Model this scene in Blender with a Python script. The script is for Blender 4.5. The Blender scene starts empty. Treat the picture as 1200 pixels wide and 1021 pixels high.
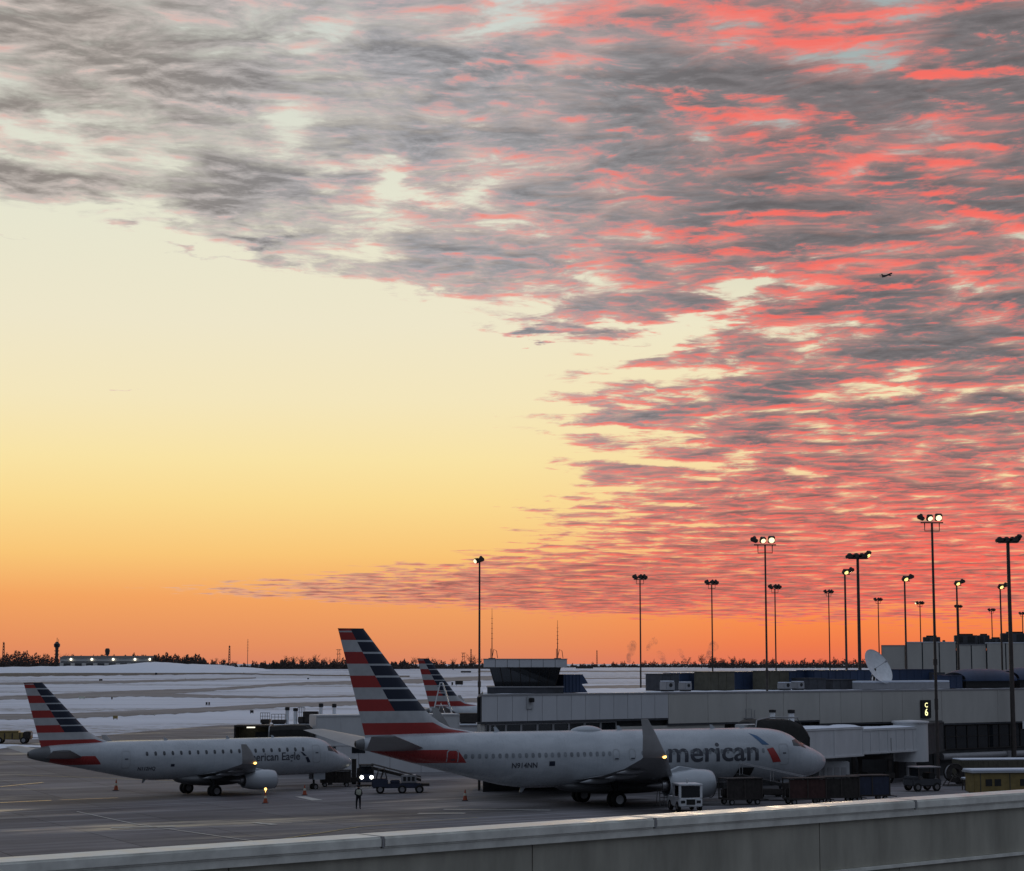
import bpy, bmesh, math, random
from mathutils import Vector, Matrix
R = math.radians
random.seed(7)
SC = bpy.context.scene
COL = SC.collection

# ---------------------------------------------------------------- camera
CAM_Z, FPX = 10.15, 2300.0
PITCH = math.atan((778.0 - 510.5) / FPX)
cd = bpy.data.cameras.new('camera'); cam = bpy.data.objects.new('camera', cd); COL.objects.link(cam)
cd.sensor_width = 36; cd.lens = 36 * FPX / 1200
cd.clip_start = 0.2; cd.clip_end = 60000
cam.location = (0, 0, CAM_Z); cam.rotation_euler = (R(90) + PITCH, 0, 0)
SC.camera = cam
SC.view_settings.view_transform = 'Standard'; SC.view_settings.look = 'None'
SC.view_settings.exposure = 0; SC.view_settings.gamma = 1
SC.cycles.use_denoising = True
SC.cycles.max_bounces = 6

def px_dir(px, py):
    """world direction seen at a photograph pixel (1200 x 1021)"""
    u = (px - 600) / FPX; v = (510.5 - py) / FPX
    c, s = math.cos(PITCH), math.sin(PITCH)
    return Vector((u, c - v * s, s + v * c))
def px_ae(px, py):
    d = px_dir(px, py)
    return math.degrees(math.atan2(d.x, d.y)), math.degrees(math.atan2(d.z, math.hypot(d.x, d.y)))
def at_depth(px, py, Y):
    d = px_dir(px, py); return Vector((0, 0, CAM_Z)) + d * (Y / d.y)
def at_z(px, py, z):
    d = px_dir(px, py); return Vector((0, 0, CAM_Z)) + d * ((z - CAM_Z) / d.z)

# ---------------------------------------------------------------- node helper
class NT:
    def __init__(s, tree): s.t = tree; tree.nodes.clear()
    def n(s, kind, **kw):
        nd = s.t.nodes.new(kind)
        for k, v in kw.items(): setattr(nd, k, v)
        return nd
    def put(s, sock, v):
        if isinstance(v, bpy.types.NodeSocket): s.t.links.new(v, sock)
        elif v is not None:
            if sock.type in ('VECTOR',) and not hasattr(v, '__len__'): v = (v, v, v)
            if sock.type == 'RGBA' and len(v) == 3: v = (*v, 1)
            sock.default_value = v
    def m(s, op, a, b=None, c=None, clamp=False):
        nd = s.n('ShaderNodeMath', operation=op, use_clamp=clamp)
        for i, v in enumerate((a, b, c)): s.put(nd.inputs[i], v)
        return nd.outputs[0]
    def add(s, a, b): return s.m('ADD', a, b)
    def sub(s, a, b): return s.m('SUBTRACT', a, b)
    def mul(s, a, b): return s.m('MULTIPLY', a, b)
    def v(s, op, a, b=None, scale=None):
        nd = s.n('ShaderNodeVectorMath', operation=op)
        s.put(nd.inputs[0], a)
        if b is not None: s.put(nd.inputs[1], b)
        if scale is not None: s.put(nd.inputs['Scale'], scale)
        return nd.outputs['Value'] if op in ('LENGTH', 'DOT_PRODUCT', 'DISTANCE') else nd.outputs[0]
    def sep(s, a):
        nd = s.n('ShaderNodeSeparateXYZ'); s.put(nd.inputs[0], a); return nd.outputs
    def comb(s, x, y, z):
        nd = s.n('ShaderNodeCombineXYZ')
        for i, q in enumerate((x, y, z)): s.put(nd.inputs[i], q)
        return nd.outputs[0]
    def smooth(s, x, a, b, lo=0.0, hi=1.0, kind='SMOOTHSTEP'):
        nd = s.n('ShaderNodeMapRange', interpolation_type=kind)
        s.put(nd.inputs['Value'], x); s.put(nd.inputs['From Min'], a); s.put(nd.inputs['From Max'], b)
        s.put(nd.inputs['To Min'], lo); s.put(nd.inputs['To Max'], hi); return nd.outputs['Result']
    def noise(s, vec, scale, detail=4, rough=0.55, dist=0.0, out='Fac', dim='3D'):
        nd = s.n('ShaderNodeTexNoise', noise_dimensions=dim)
        s.put(nd.inputs['Vector'], vec); s.put(nd.inputs['Scale'], scale); s.put(nd.inputs['Detail'], detail)
        s.put(nd.inputs['Roughness'], rough); s.put(nd.inputs['Distortion'], dist); return nd.outputs[out]
    def mix(s, f, a, b, blend='MIX'):
        nd = s.n('ShaderNodeMix', data_type='RGBA', blend_type=blend)
        s.put(nd.inputs['Factor'], f); s.put(nd.inputs['A'] if False else nd.inputs[6], a); s.put(nd.inputs[7], b)
        return nd.outputs[2]
    def mixf(s, f, a, b):
        nd = s.n('ShaderNodeMix', data_type='FLOAT'); s.put(nd.inputs[0], f); s.put(nd.inputs[2], a); s.put(nd.inputs[3], b)
        return nd.outputs[0]
    def ramp(s, fac, stops, interp='LINEAR'):
        nd = s.n('ShaderNodeValToRGB'); r = nd.color_ramp; r.interpolation = interp
        while len(r.elements) > 1: r.elements.remove(r.elements[-1])
        for i, (p, c) in enumerate(stops):
            e = r.elements[0] if i == 0 else r.elements.new(p)
            e.position = p; e.color = (*c, 1) if len(c) == 3 else c
        s.put(nd.inputs[0], fac); return nd.outputs[0]
def lin(r, g, b):
    """sRGB 0-255 to linear"""
    f = lambda c: c / 12.92 if c <= .04045 else ((c + .055) / 1.055) ** 2.4
    return (f(r / 255), f(g / 255), f(b / 255))

# ---------------------------------------------------------------- sky: a cloud deck lit from below the horizon
W = bpy.data.worlds.new('World'); SC.world = W; W.use_nodes = True
def build_sky():
    t = NT(W.node_tree)
    d = t.n('ShaderNodeTexCoord').outputs['Generated']
    x, y, z = t.sep(d)[:3]
    el = t.mul(t.m('ARCSINE', z), 180 / math.pi)
    az = t.mul(t.m('ARCTAN2', x, y), 180 / math.pi)
    # the clear air: orange at the horizon to pale cream, redder to the north of the glow
    E = lambda py: max(0, min(1, px_ae(600, py)[1] / 40))
    e40 = t.m('DIVIDE', el, 40, clamp=True)
    clear = t.ramp(e40, [(0, lin(218, 132, 100)), (E(757), lin(228, 142, 95)), (E(700), lin(243, 164, 97)), (E(650), lin(249, 198, 119)),
                         (E(590), lin(250, 218, 145)), (E(540), lin(249, 227, 165)), (E(470), lin(244, 230, 188)), (E(380), lin(238, 230, 202)), (E(250), lin(230, 229, 208)),
                         (E(0), lin(205, 212, 206)), (1, lin(120, 135, 150))])
    clear2 = t.ramp(e40, [(0, lin(228, 112, 86)), (E(757), lin(240, 122, 76)), (E(725), lin(250, 140, 74)), (E(690), lin(246, 160, 110)), (E(600), lin(248, 210, 155)), (E(480), lin(246, 228, 180)),
                          (E(380), lin(238, 231, 200)), (E(150), lin(170, 182, 180)), (1, lin(90, 105, 125))])
    sky = t.mix(t.smooth(az, -2, 10), clear, clear2)
    # the deck is a plane overhead: one unit of p is the height of the deck
    zz = t.m('MAXIMUM', t.add(z, .016), .02)
    p = t.comb(t.m('DIVIDE', x, zz), t.m('DIVIDE', y, zz), 0)
    # soft edge of the deck, azimuth at which it begins for each elevation
    edge = [(.6, 12), (1.0, 5), (1.4, 0), (1.75, -5), (1.95, -8), (2.1, -9.5), (2.9, -2.5), (3.3, .5), (3.9, 1.2), (4.4, 1.3), (4.9, 1.9), (5.6, 2.4), (6.4, 2.6), (7.2, 1.6), (8.2, 1.4), (9.3, 2), (9.8, .5), (10.4, -2), (11, -4.5), (11.7, -7), (12.3, -9), (12.8, -14), (13.4, -22)]
    er = t.ramp(t.m('DIVIDE', el, 40), [(a / 40, ((b + 40) / 80,) * 3) for a, b in edge])
    azb = t.sub(t.mul(t.sep(er)[0], 80), 40.9)
    wob = t.noise(p, .9, 3, .6)
    m_ = t.add(t.sub(az, azb), t.mul(t.sub(wob, .5), 7))
    bias = t.add(t.smooth(m_, -3.5, 3.0, -.46, .03), t.smooth(m_, 2, 8, 0, .11))
    bias = t.sub(bias, t.smooth(t.add(el, t.mul(t.sub(t.noise(p, .35, 3, .6), .5), 1.6)), .8, 1.9, .34, 0))
    # hand-placed bodies and breaks: (px, py, rx, ry, tilt, density, glow)
    F = [(120, 45, 250, 48, 3, .16, 0), (200, 108, 150, 20, 0, .15, 0), (110, 225, 105, 16, 0, .17, 0), (290, 182, 170, 24, 8, .13, .05), (390, 222, 95, 16, 12, .12, .1),
         (30, 200, 70, 14, 5, .12, 0), (470, 75, 150, 40, -6, .13, 0), (560, 160, 120, 30, 5, .06, 0), (860, 110, 190, 40, 10, .2, -.25), (1090, 105, 130, 28, 0, .2, -.25),
         (1110, 45, 100, 18, 0, .14, -.2), (1130, 395, 120, 16, 0, .16, -.25), (560, 320, 90, 16, 0, .1, 0), (640, 393, 34, 6, 0, .5, .1), (310, 290, 36, 5, 0, .42, .1), (200, 297, 120, 6, 6, .38, .15), (20, 273, 40, 4, 4, .38, .2), (150, 453, 14, 3, 5, .42, .25), (1000, 240, 130, 22, 5, .1, -.2), (720, 480, 60, 9, 5, .2, 0),
         (600, 22, 90, 22, -12, -.26, 0), (320, 62, 110, 18, -14, -.24, 0), (50, 150, 130, 17, 4, -.26, 0), (345, 120, 22, 40, 25, -.2, 0), (430, 192, 80, 12, 22, -.24, 0), (520, 230, 90, 13, 10, -.16, 0),
         (200, 262, 220, 12, 4, -.1, 0), (690, 55, 60, 18, 5, -.16, 0), (600, 205, 80, 20, 0, -.04, 0), (855, 345, 130, 12, -22, -.22, 0), (990, 308, 45, 10, -18, -.2, 0), (760, 395, 110, 13, -8, -.2, 0), (640, 265, 80, 12, 10, -.12, 0),
         (800, 125, 200, 10, 19, -.03, .5), (960, 150, 70, 7, 15, 0, .4), (1110, 85, 90, 10, 6, -.05, .5), (1050, 200, 110, 11, -8, -.04, .5), (1160, 245, 90, 9, 28, -.03, .5), (900, 262, 170, 9, -12, 0, .45), (560, 80, 80, 9, -16, 0, .35), (700, 20, 200, 15, 5, 0, .4), (1000, 30, 150, 12, -5, 0, .4),
         (1000, 335, 170, 8, -10, 0, .4), (950, 560, 250, 120, 0, 0, .12), (1150, 640, 170, 70, 0, 0, .3)]
    dens = None; glow = None
    bw = t.noise(p, 3.2, 5, .6, out='Color')
    bx, by = t.sep(bw)[:2]
    baz = t.add(az, t.mul(t.sub(bx, .5), 5.5)); bel = t.add(el, t.mul(t.sub(by, .5), t.smooth(el, 2, 14, .8, 3.6, 'LINEAR')))
    kx = 180 / math.pi / FPX
    for px, py, rx, ry, rot, a, g in F:
        A, Ee = px_ae(px, py); c, s_ = math.cos(R(rot)), math.sin(R(rot))
        du, dv = t.sub(baz, A), t.sub(bel, Ee)
        # image y runs down: tilt > 0 falls to the right
        u = t.m('MULTIPLY_ADD', du, c / (rx * kx), t.mul(dv, -s_ / (rx * kx)))
        w = t.m('MULTIPLY_ADD', du, s_ / (ry * kx), t.mul(dv, c / (ry * kx)))
        q = t.m('EXPONENT', t.mul(t.m('MULTIPLY_ADD', u, u, t.mul(w, w)), -1))
        if a: dens = t.mul(q, a) if dens is None else t.m('MULTIPLY_ADD', q, a, dens)
        if g: glow = t.mul(q, g) if glow is None else t.m('MULTIPLY_ADD', q, g, glow)
    # cloud noise: broad cells lie on the deck itself, the puffs on them stand up and so keep their shape toward the horizon
    lz = t.m('LOGARITHM', zz, math.e)
    warp = t.noise(p, 1.6, 2, .5, out='Color')
    ww = t.v('SUBTRACT', warp, (.5, .5, .5)); wx, wy = t.sep(ww)[:2]
    def field(dy, dl):
        q = t.v('ADD', t.v('ADD', p, t.v('SCALE', ww, scale=.45)), (3.1, 1.7 + dy, 0))
        big = t.noise(q, BIG, 4, .52)
        l = t.comb(t.m('MULTIPLY_ADD', wx, .36, t.mul(px_, LX)), t.add(t.m('MULTIPLY_ADD', wy, .4, t.mul(lz, LY)), dl), 4.2)
        puff = t.noise(l, PUFF, 8, .64, .3)
        return t.m('MULTIPLY_ADD', t.sub(puff, .5), PAMP, big)
    px_ = t.m('DIVIDE', x, t.add(t.mul(t.m('MAXIMUM', z, 0), .85), .06))
    n0 = field(0, 0); n1 = field(.04, -.075)
    n = t.add(t.add(n0, bias), dens)
    cover = t.smooth(n, C0, C1)
    thick = t.smooth(n, C0 + .05, C1 + .2)
    slope = t.sub(n0, n1)
    red = t.smooth(t.add(az, t.mul(t.sub(10, el), .25)), -13, 8)        # how much of the light is the red of the north
    low = t.smooth(el, 6, 1.5)
    lit = t.add(t.m('MULTIPLY_ADD', slope, t.mixf(red, 3.6, 4.6), t.mixf(red, .10, .355)), glow)
    lit = t.add(lit, t.mul(t.mul(low, red), .06))
    lit = t.sub(lit, t.mul(t.smooth(n, .52, .85), .4))
    lit = t.smooth(lit, .0, .98)
    body = t.mix(t.smooth(az, -13, -3), lin(168, 160, 154), lin(156, 155, 158))
    body = t.mix(t.smooth(az, -2, 9), body, lin(122, 117, 119))
    body = t.mix(t.smooth(el, 8, 2), body, lin(172, 108, 98))
    shade = t.m('MULTIPLY_ADD', slope, t.mixf(red, 3.6, 2.0), t.smooth(n, .45, .9, 1.18, .9, 'LINEAR'))
    body = t.v('SCALE', body, scale=t.m('MINIMUM', t.m('MAXIMUM', shade, .7), 1.6))
    bright = t.mix(red, lin(222, 168, 158), lin(244, 112, 102))
    bright = t.mix(low, bright, t.mix(red, lin(240, 168, 110), lin(252, 94, 78)))
    cl = t.mix(lit, body, bright)
    # thin edges let the clear air shine through
    edge_c = t.mix(t.mixf(red, .66, .38), cl, t.mix(t.mul(red, .55), t.mix(.45, sky, lin(238, 236, 222)), bright))
    cl = t.mix(thick, edge_c, cl)
    col = t.mix(cover, sky, cl)
    # far from the glow (sides and behind) the sky is plain blue-grey cloud
    away = t.smooth(t.m('ABSOLUTE', t.sub(az, 0)), 22, 75)
    high = t.smooth(el, 22, 42)
    far = t.m('MAXIMUM', away, high)
    n2 = t.noise(p, 1.0, 4, .6)
    dusk = t.v('SCALE', t.mix(n2, DUSK_A, DUSK_B), scale=t.smooth(el, 8, 42, .36, 1.5))
    dusk = t.mix(t.mul(t.mul(t.smooth(el, 14, 0), t.smooth(t.m('ABSOLUTE', az), 110, 40)), .35), dusk, lin(170, 120, 110))
    col = t.mix(far, col, dusk)
    # below the horizon: dark earth
    col = t.mix(t.smooth(el, -.1, -1.2), col, (.05, .05, .06, 1))
    bg = t.n('ShaderNodeBackground'); t.put(bg.inputs['Color'], col); bg.inputs['Strength'].default_value = 1.0
    out = t.n('ShaderNodeOutputWorld'); t.put(out.inputs['Surface'], bg.outputs[0])
BIG, PUFF, PAMP, LX, LY, C0, C1 = 2.9, 4.6, .80, 1.9, 8.3, .38, .575
DUSK_A, DUSK_B = (.13, .155, .20, 1), (.30, .345, .43, 1)
build_sky()
W.cycles.sampling_method = 'MANUAL'; W.cycles.sample_map_resolution = 512
sd = bpy.data.lights.new('sun', 'SUN'); sun = bpy.data.objects.new('sun', sd); COL.objects.link(sun)
sd.energy = 0.5; sd.angle = R(8); sd.color = (1, .78, .52)          # the last light over the horizon, mostly below it
sun.rotation_euler = (R(90 - 2), 0, R(180 - 6))

# ---------------------------------------------------------------- scene helpers
def tag(o, label=None, cat=None, group=None, kind=None):
    if label: o['label'] = label
    if cat: o['category'] = cat
    if group: o['group'] = group
    if kind: o['kind'] = kind
    return o
def empty(name, loc, rz=0.0, label=None, cat=None, group=None):
    o = bpy.data.objects.new(name, None); COL.objects.link(o)
    o.empty_display_size = .3; o.location = loc; o.rotation_euler = (0, 0, rz)
    return tag(o, label, cat, group)
def copy_tree(o, parent=None):
    c = o.copy(); COL.objects.link(c)
    if parent: c.parent = parent
    for ch in list(o.children): copy_tree(ch, c)
    return c
class MB:
    """collects shapes and links them as ONE mesh object"""
    def __init__(s): s.v = []; s.f = []; s.mi = []
    def add(s, verts, faces, mi=0):
        b = len(s.v); s.v += [tuple(q) for q in verts]
        s.f += [tuple(b + i for i in f) for f in faces]; s.mi += [mi] * len(faces); return s
    def box(s, x0, x1, y0, y1, z0, z1, mi=0, M=None, bev=0.0):
        x0, x1 = min(x0, x1), max(x0, x1); y0, y1 = min(y0, y1), max(y0, y1); z0, z1 = min(z0, z1), max(z0, z1)
        if bev > 0:
            bm = bmesh.new(); bmesh.ops.create_cube(bm, size=1)
            for q in bm.verts: q.co = Vector(((x0 + x1) / 2 + q.co.x * (x1 - x0), (y0 + y1) / 2 + q.co.y * (y1 - y0), (z0 + z1) / 2 + q.co.z * (z1 - z0)))
            bmesh.ops.bevel(bm, geom=bm.edges[:], offset=min(bev, .45 * min(x1 - x0, y1 - y0, z1 - z0)), segments=2, affect='EDGES')
            bm.verts.index_update()
            vs = [q.co.copy() for q in bm.verts]; fs = [[q.index for q in f.verts] for f in bm.faces]; bm.free()
        else:
            vs = [Vector(q) for q in ((x0, y0, z0), (x1, y0, z0), (x1, y1, z0), (x0, y1, z0), (x0, y0, z1), (x1, y0, z1), (x1, y1, z1), (x0, y1, z1))]
            fs = [(0, 3, 2, 1), (4, 5, 6, 7), (0, 1, 5, 4), (1, 2, 6, 5), (2, 3, 7, 6), (3, 0, 4, 7)]
        if M: vs = [M @ q for q in vs]
        return s.add(vs, fs, mi)
    def tube(s, pts, r, n=8, mi=0, cap=True):
        pts = [Vector(p) for p in pts]; rs = r if hasattr(r, '__len__') else [r] * len(pts)
        rings = []; ref = None
        for i, p in enumerate(pts):
            d = (pts[min(i + 1, len(pts) - 1)] - pts[max(i - 1, 0)]).normalized()
            if ref is None: ref = Vector((0, 0, 1)) if abs(d.z) < .9 else Vector((1, 0, 0))
            a = d.cross(ref).normalized(); b = a.cross(d).normalized(); ref = b
            rings.append([p + (a * math.cos(2 * math.pi * k / n) + b * math.sin(2 * math.pi * k / n)) * rs[i] for k in range(n)])
        return s.loft(rings, True, cap, cap, mi)
    def loft(s, rings, closed=True, cap0=False, cap1=False, mi=0):
        n = len(rings[0]); vs = [q for r in rings for q in r]; fs = []
        for i in range(len(rings) - 1):
            for k in range(n if closed else n - 1):
                k2 = (k + 1) % n
                fs.append((i * n + k, i * n + k2, (i + 1) * n + k2, (i + 1) * n + k))
        if cap0: fs.append(tuple(range(n))[::-1])
        if cap1: fs.append(tuple((len(rings) - 1) * n + k for k in range(n)))
        return s.add(vs, fs, mi)
    def lathe(s, prof, c, axis, n=20, mi=0, cap0=False, cap1=False):
        """prof: (distance along axis, radius)"""
        c = Vector(c); ax = Vector(axis).normalized(); ref = Vector((0, 0, 1)) if abs(ax.z) < .9 else Vector((1, 0, 0))
        a = ax.cross(ref).normalized(); b = a.cross(ax)
        return s.loft([[c + ax * d + (a * math.cos(2 * math.pi * k / n) + b * math.sin(2 * math.pi * k / n)) * r for k in range(n)] for d, r in prof], True, cap0, cap1, mi)
    def prism(s, pts, vec, mi=0):
        """a flat polygon (3-D points) pushed along vec"""
        vec = Vector(vec); n = len(pts); a = [Vector(p) for p in pts]; b = [p + vec for p in a]
        return s.add(a + b, [tuple(range(n))[::-1], tuple(range(n, 2 * n))] + [(i, (i + 1) % n, n + (i + 1) % n, n + i) for i in range(n)], mi)
    def build(s, name, mat, parent=None, smooth=False, fix=True, bevel=0):
        me = bpy.data.meshes.new(name); me.from_pydata(s.v, [], s.f)
        for m_ in (mat if isinstance(mat, (list, tuple)) else [mat]): me.materials.append(m_)
        me.polygons.foreach_set('material_index', s.mi)
        if fix:
            bm = bmesh.new(); bm.from_mesh(me); bmesh.ops.recalc_face_normals(bm, faces=bm.faces[:]); bm.to_mesh(me); bm.free()
        if smooth:
            me.polygons.foreach_set('use_smooth', [True] * len(me.polygons))
            if smooth is not True: me.set_sharp_from_angle(angle=R(smooth))
        me.update()
        o = bpy.data.objects.new(name, me); COL.objects.link(o)
        if parent: o.parent = parent
        if bevel:
            b = o.modifiers.new('bevel', 'BEVEL'); b.width = bevel; b.segments = 1; b.limit_method = 'ANGLE'
        return o

# ---------------------------------------------------------------- materials
def material(name, col, rough=.6, metal=0.0, spec=.5, var=.12, vscale=3.0, bump=0.0, coat=0.0, rvar=0.0, streak=False):
    m = bpy.data.materials.new(name); m.use_nodes = True; t = NT(m.node_tree)
    out = t.n('ShaderNodeOutputMaterial'); b = t.n('ShaderNodeBsdfPrincipled'); t.put(out.inputs[0], b.outputs[0])
    tc = t.n('ShaderNodeTexCoord').outputs['Object']
    q = t.v('MULTIPLY', tc, (1, 1, .25) if streak else (1, 1, 1))
    nz = t.noise(q, vscale, 6, .62)
    f = t.smooth(nz, .3, .7, 1 - var, 1 + var, 'LINEAR')
    c = t.v('SCALE', (*col,)[:3], scale=f)
    b.inputs['Metallic'].default_value = metal
    b.inputs['Specular IOR Level'].default_value = spec
    if coat: b.inputs['Coat Weight'].default_value = coat; b.inputs['Coat Roughness'].default_value = .08
    t.put(b.inputs['Base Color'], c)
    if rvar: t.put(b.inputs['Roughness'], t.smooth(nz, .3, .7, max(.03, rough - rvar), min(1, rough + rvar), 'LINEAR'))
    else: b.inputs['Roughness'].default_value = rough
    if bump:
        bp = t.n('ShaderNodeBump'); bp.inputs['Strength'].default_value = bump; t.put(bp.inputs['Height'], nz); t.put(b.inputs['Normal'], bp.outputs[0])
    m['nt'] = 0
    return m
def glow_mat(name, col, power):
    m = bpy.data.materials.new(name); m.use_nodes = True; t = NT(m.node_tree)
    out = t.n('ShaderNodeOutputMaterial'); e = t.n('ShaderNodeEmission'); t.put(e.inputs[0], (*col, 1)); e.inputs[1].default_value = power
    t.put(out.inputs[0], e.outputs[0]); return m
M = {}
M['white'] = material('silver white airliner paint', (.41, .44, .47), .3, 0, .5, .05, 1.2, coat=.25)
M['belly'] = material('grey airliner paint', (.13, .135, .14), .4, 0, .5, .1, 1.0)
M['wing'] = material('grey wing paint', (.24, .25, .26), .38, .1, .5, .1, 1.0)
M['red'] = material('deep red paint', (.33, .03, .027), .35, 0, .5, .08, 2, coat=.2)
M['navy'] = material('deep navy paint', (.008, .014, .034), .35, 0, .5, .1, 2, coat=.2)
M['stripe_grey'] = material('pale grey fin stripe', (.42, .43, .44), .35, 0, .5, .12, 1.5)
M['dark'] = material('near black rubber and steel', (.018, .018, .019), .7, 0, .4, .3, 5)
M['tyre'] = material('tyre rubber', (.014, .014, .014), .85, 0, .3, .3, 8)
M['metal'] = material('bare dull metal', (.35, .35, .36), .35, .8, .5, .15, 3)
M['glass'] = material('dark window glass', (.015, .018, .022), .06, 0, .6, .2, 1)
M['blind'] = material('cabin window with blind down', (.2, .22, .24), .25, 0, .5, .35, 1.1)
M['winglet'] = material('dull silver winglet paint', (.36, .36, .36), .4, .1, .5, .1, 1)
M['cabin'] = material('shaded cabin window', (.03, .035, .045), .15, 0, .5, .2, 4)
M['text'] = material('charcoal lettering', (.055, .06, .075), .45, 0, .5, .05, 2)
M['seam'] = material('door seam grey', (.33, .35, .37), .4, 0, .5, .05, 2)
M['blue'] = material('emblem blue', (.02, .09, .2), .35, 0, .5, .05, 2)
M['wall'] = material('concourse wall panel', (.46, .45, .42), .7, 0, .3, .08, .7, streak=True)
M['wall_pale'] = material('pale concourse wall panel', (.52, .53, .55), .7, 0, .3, .07, .7, streak=True)
M['wall_dark'] = material('dark lower concourse wall', (.055, .056, .058), .75, 0, .3, .25, 1.5)
M['trim'] = material('grey metal trim', (.3, .3, .31), .5, .2, .4, .1, 3)
M['darkroof'] = material('charcoal roofing', (.06, .062, .07), .8, 0, .3, .2, 2)
M['bluepanel'] = material('dark blue roof screen', (.022, .04, .085), .5, 0, .4, .25, .8, streak=True)
M['snow'] = material('snow', (.68, .72, .79), .85, 0, .2, .06, .6, bump=.3)
M['pole'] = material('weathered steel mast', (.07, .06, .055), .55, .4, .4, .2, 3)
M['bridge'] = material('pale grey boarding bridge', (.58, .59, .6), .55, 0, .4, .08, 1.2, streak=True)
M['hood'] = material('black rubber bridge hood', (.022, .021, .02), .8, 0, .3, .3, 4)
M['concrete'] = material('parapet panel', (.35, .335, .28), .75, 0, .3, .3, 1.6, bump=.2, streak=True)
M['coping'] = material('pale metal coping', (.7, .7, .64), .5, .1, .4, .22, 3.2, rvar=.18, bump=.08)
M['yellow'] = material('yellow service paint', (.21, .155, .055), .55, 0, .4, .2, 2)
M['olive'] = material('dull olive paint', (.085, .078, .055), .6, 0, .4, .25, 2)
M['gse_white'] = material('white vehicle paint', (.68, .7, .72), .4, 0, .5, .12, 3)
M['gse_navy'] = material('navy vehicle paint', (.022, .03, .06), .45, 0, .5, .25, 3)
M['gse_dark'] = material('dark canvas and steel', (.035, .03, .028), .75, 0, .3, .35, 3)
M['cart'] = material('maroon brown cart curtain', (.06, .03, .028), .8, 0, .3, .3, 3)
M['orange'] = material('cone orange', (.34, .07, .03), .6, 0, .4, .1, 4)
M['lamp'] = glow_mat('cool floodlight lens', (1, .86, .5), 1.7)
M['lamp_y'] = glow_mat('yellow floodlight lens', (1, .8, .25), 1.8)
M['lamp_o'] = glow_mat('amber beacon lens', (1, .55, .14), 4)
M['lamp_far'] = glow_mat('far wall lamp lens', (1, .93, .75), 2.0)
M['lamp_in'] = glow_mat('bridge cab ceiling lamp', (1, .95, .78), 1.4)
M['head'] = glow_mat('headlight lens', (1, 1, .86), 9)
M['sign_lit'] = glow_mat('lit gate sign letters', (1, .95, .45), 1.6)
M['wood'] = material('bare winter twigs', (.07, .054, .048), .9, 0, .2, .3, .2)
M['bark'] = material('winter bark', (.05, .04, .036), .9, 0, .2, .3, .5)
M['skin'] = material('skin', (.45, .27, .2), .6, 0, .4, .1, 5)
M['cloth'] = material('dark winter clothing', (.02, .022, .028), .9, 0, .2, .3, 9)
M['vest'] = material('pale reflective vest', (.5, .52, .42), .7, 0, .4, .2, 12)
M['paint'] = material('worn white pavement paint', (.42, .42, .4), .55, 0, .4, .3, 1.2)
M['paint_glare'] = material('white painted glare', (.85, .85, .82), .4, 0, .5, .15, 1.2)  # bright colour standing in for lamp reflections in the window glass
M['paint_y'] = material('worn yellow pavement paint', (.4, .3, .08), .55, 0, .4, .3, 1.2)

# ---------------------------------------------------------------- ground
def sstep(x): x = max(0, min(1, x)); return x * x * (3 - 2 * x)
def gz(x, y):
    s = ((x - 7) * -.77 + (y - 144) * .636) / 44
    near = -1.15 * s if -.2 < s < 1 else None
    if s <= -.2: near = .23 + .08 * (1 - math.exp(-(-.2 - s) * 14.4))
    elif s >= 1: near = -1.15 - .3 * (1 - math.exp(-(s - 1) * 3.8))
    far = -1.45 + 7.5 * max(0, min(1, (y - 300) / 1300))
    f = sstep((y - 210) / 100)
    return near * (1 - f) + far * f
def gp(px, py, dz=0.0):
    """ground point seen at a photograph pixel"""
    d = px_dir(px, py); o = Vector((0, 0, CAM_Z)); k = 5.0
    prev = 0.0
    while k < 9000:
        p = o + d * k
        if p.z <= gz(p.x, p.y) + dz: break
        prev = k; k *= 1.02
    a, b = prev, k
    for _ in range(40):
        c = (a + b) / 2; p = o + d * c
        if p.z <= gz(p.x, p.y) + dz: b = c
        else: a = c
    p = o + d * b; p.z = gz(p.x, p.y) + dz
    return p

APRON_EDGE = [(-400, 300)] + [(p.x, p.y) for p in (gp(-60, 869), gp(60, 866), gp(140, 861), gp(230, 851), gp(300, 849), gp(420, 846), gp(560, 844))] + [(140, 400), (600, 420)]
def apron_edge(x):
    E_ = APRON_EDGE
    for (a, b), (c, d) in zip(E_, E_[1:]):
        if a <= x <= c: return b + (d - b) * (x - a) / (c - a)
    return E_[0][1] if x < E_[0][0] else E_[-1][1]
def snow_ground_mat():
    m = bpy.data.materials.new('snow covered airfield'); m.use_nodes = True; t = NT(m.node_tree)
    out = t.n('ShaderNodeOutputMaterial'); b = t.n('ShaderNodeBsdfPrincipled'); t.put(out.inputs[0], b.outputs[0])
    tc = t.n('ShaderNodeTexCoord').outputs['Object']
    a = t.noise(t.v('MULTIPLY', tc, (.006, .02, 0)), 1.0, 7, .65); f = t.noise(tc, .35, 6, .7)
    bare = t.m('MULTIPLY', t.smooth(a, .46, .62), t.smooth(f, .42, .6))
    c = t.mix(t.smooth(a, .3, .75), (.64, .675, .75, 1), (.5, .525, .59, 1))
    c = t.mix(t.mul(bare, .75), c, (.17, .15, .12, 1))
    t.put(b.inputs['Base Color'], c); b.inputs['Roughness'].default_value = .8; b.inputs['Specular IOR Level'].default_value = .2
    bp = t.n('ShaderNodeBump'); bp.inputs['Strength'].default_value = .5; bp.inputs['Distance'].default_value = .4; t.put(bp.inputs['Height'], f); t.put(b.inputs['Normal'], bp.outputs[0])
    return m
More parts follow.
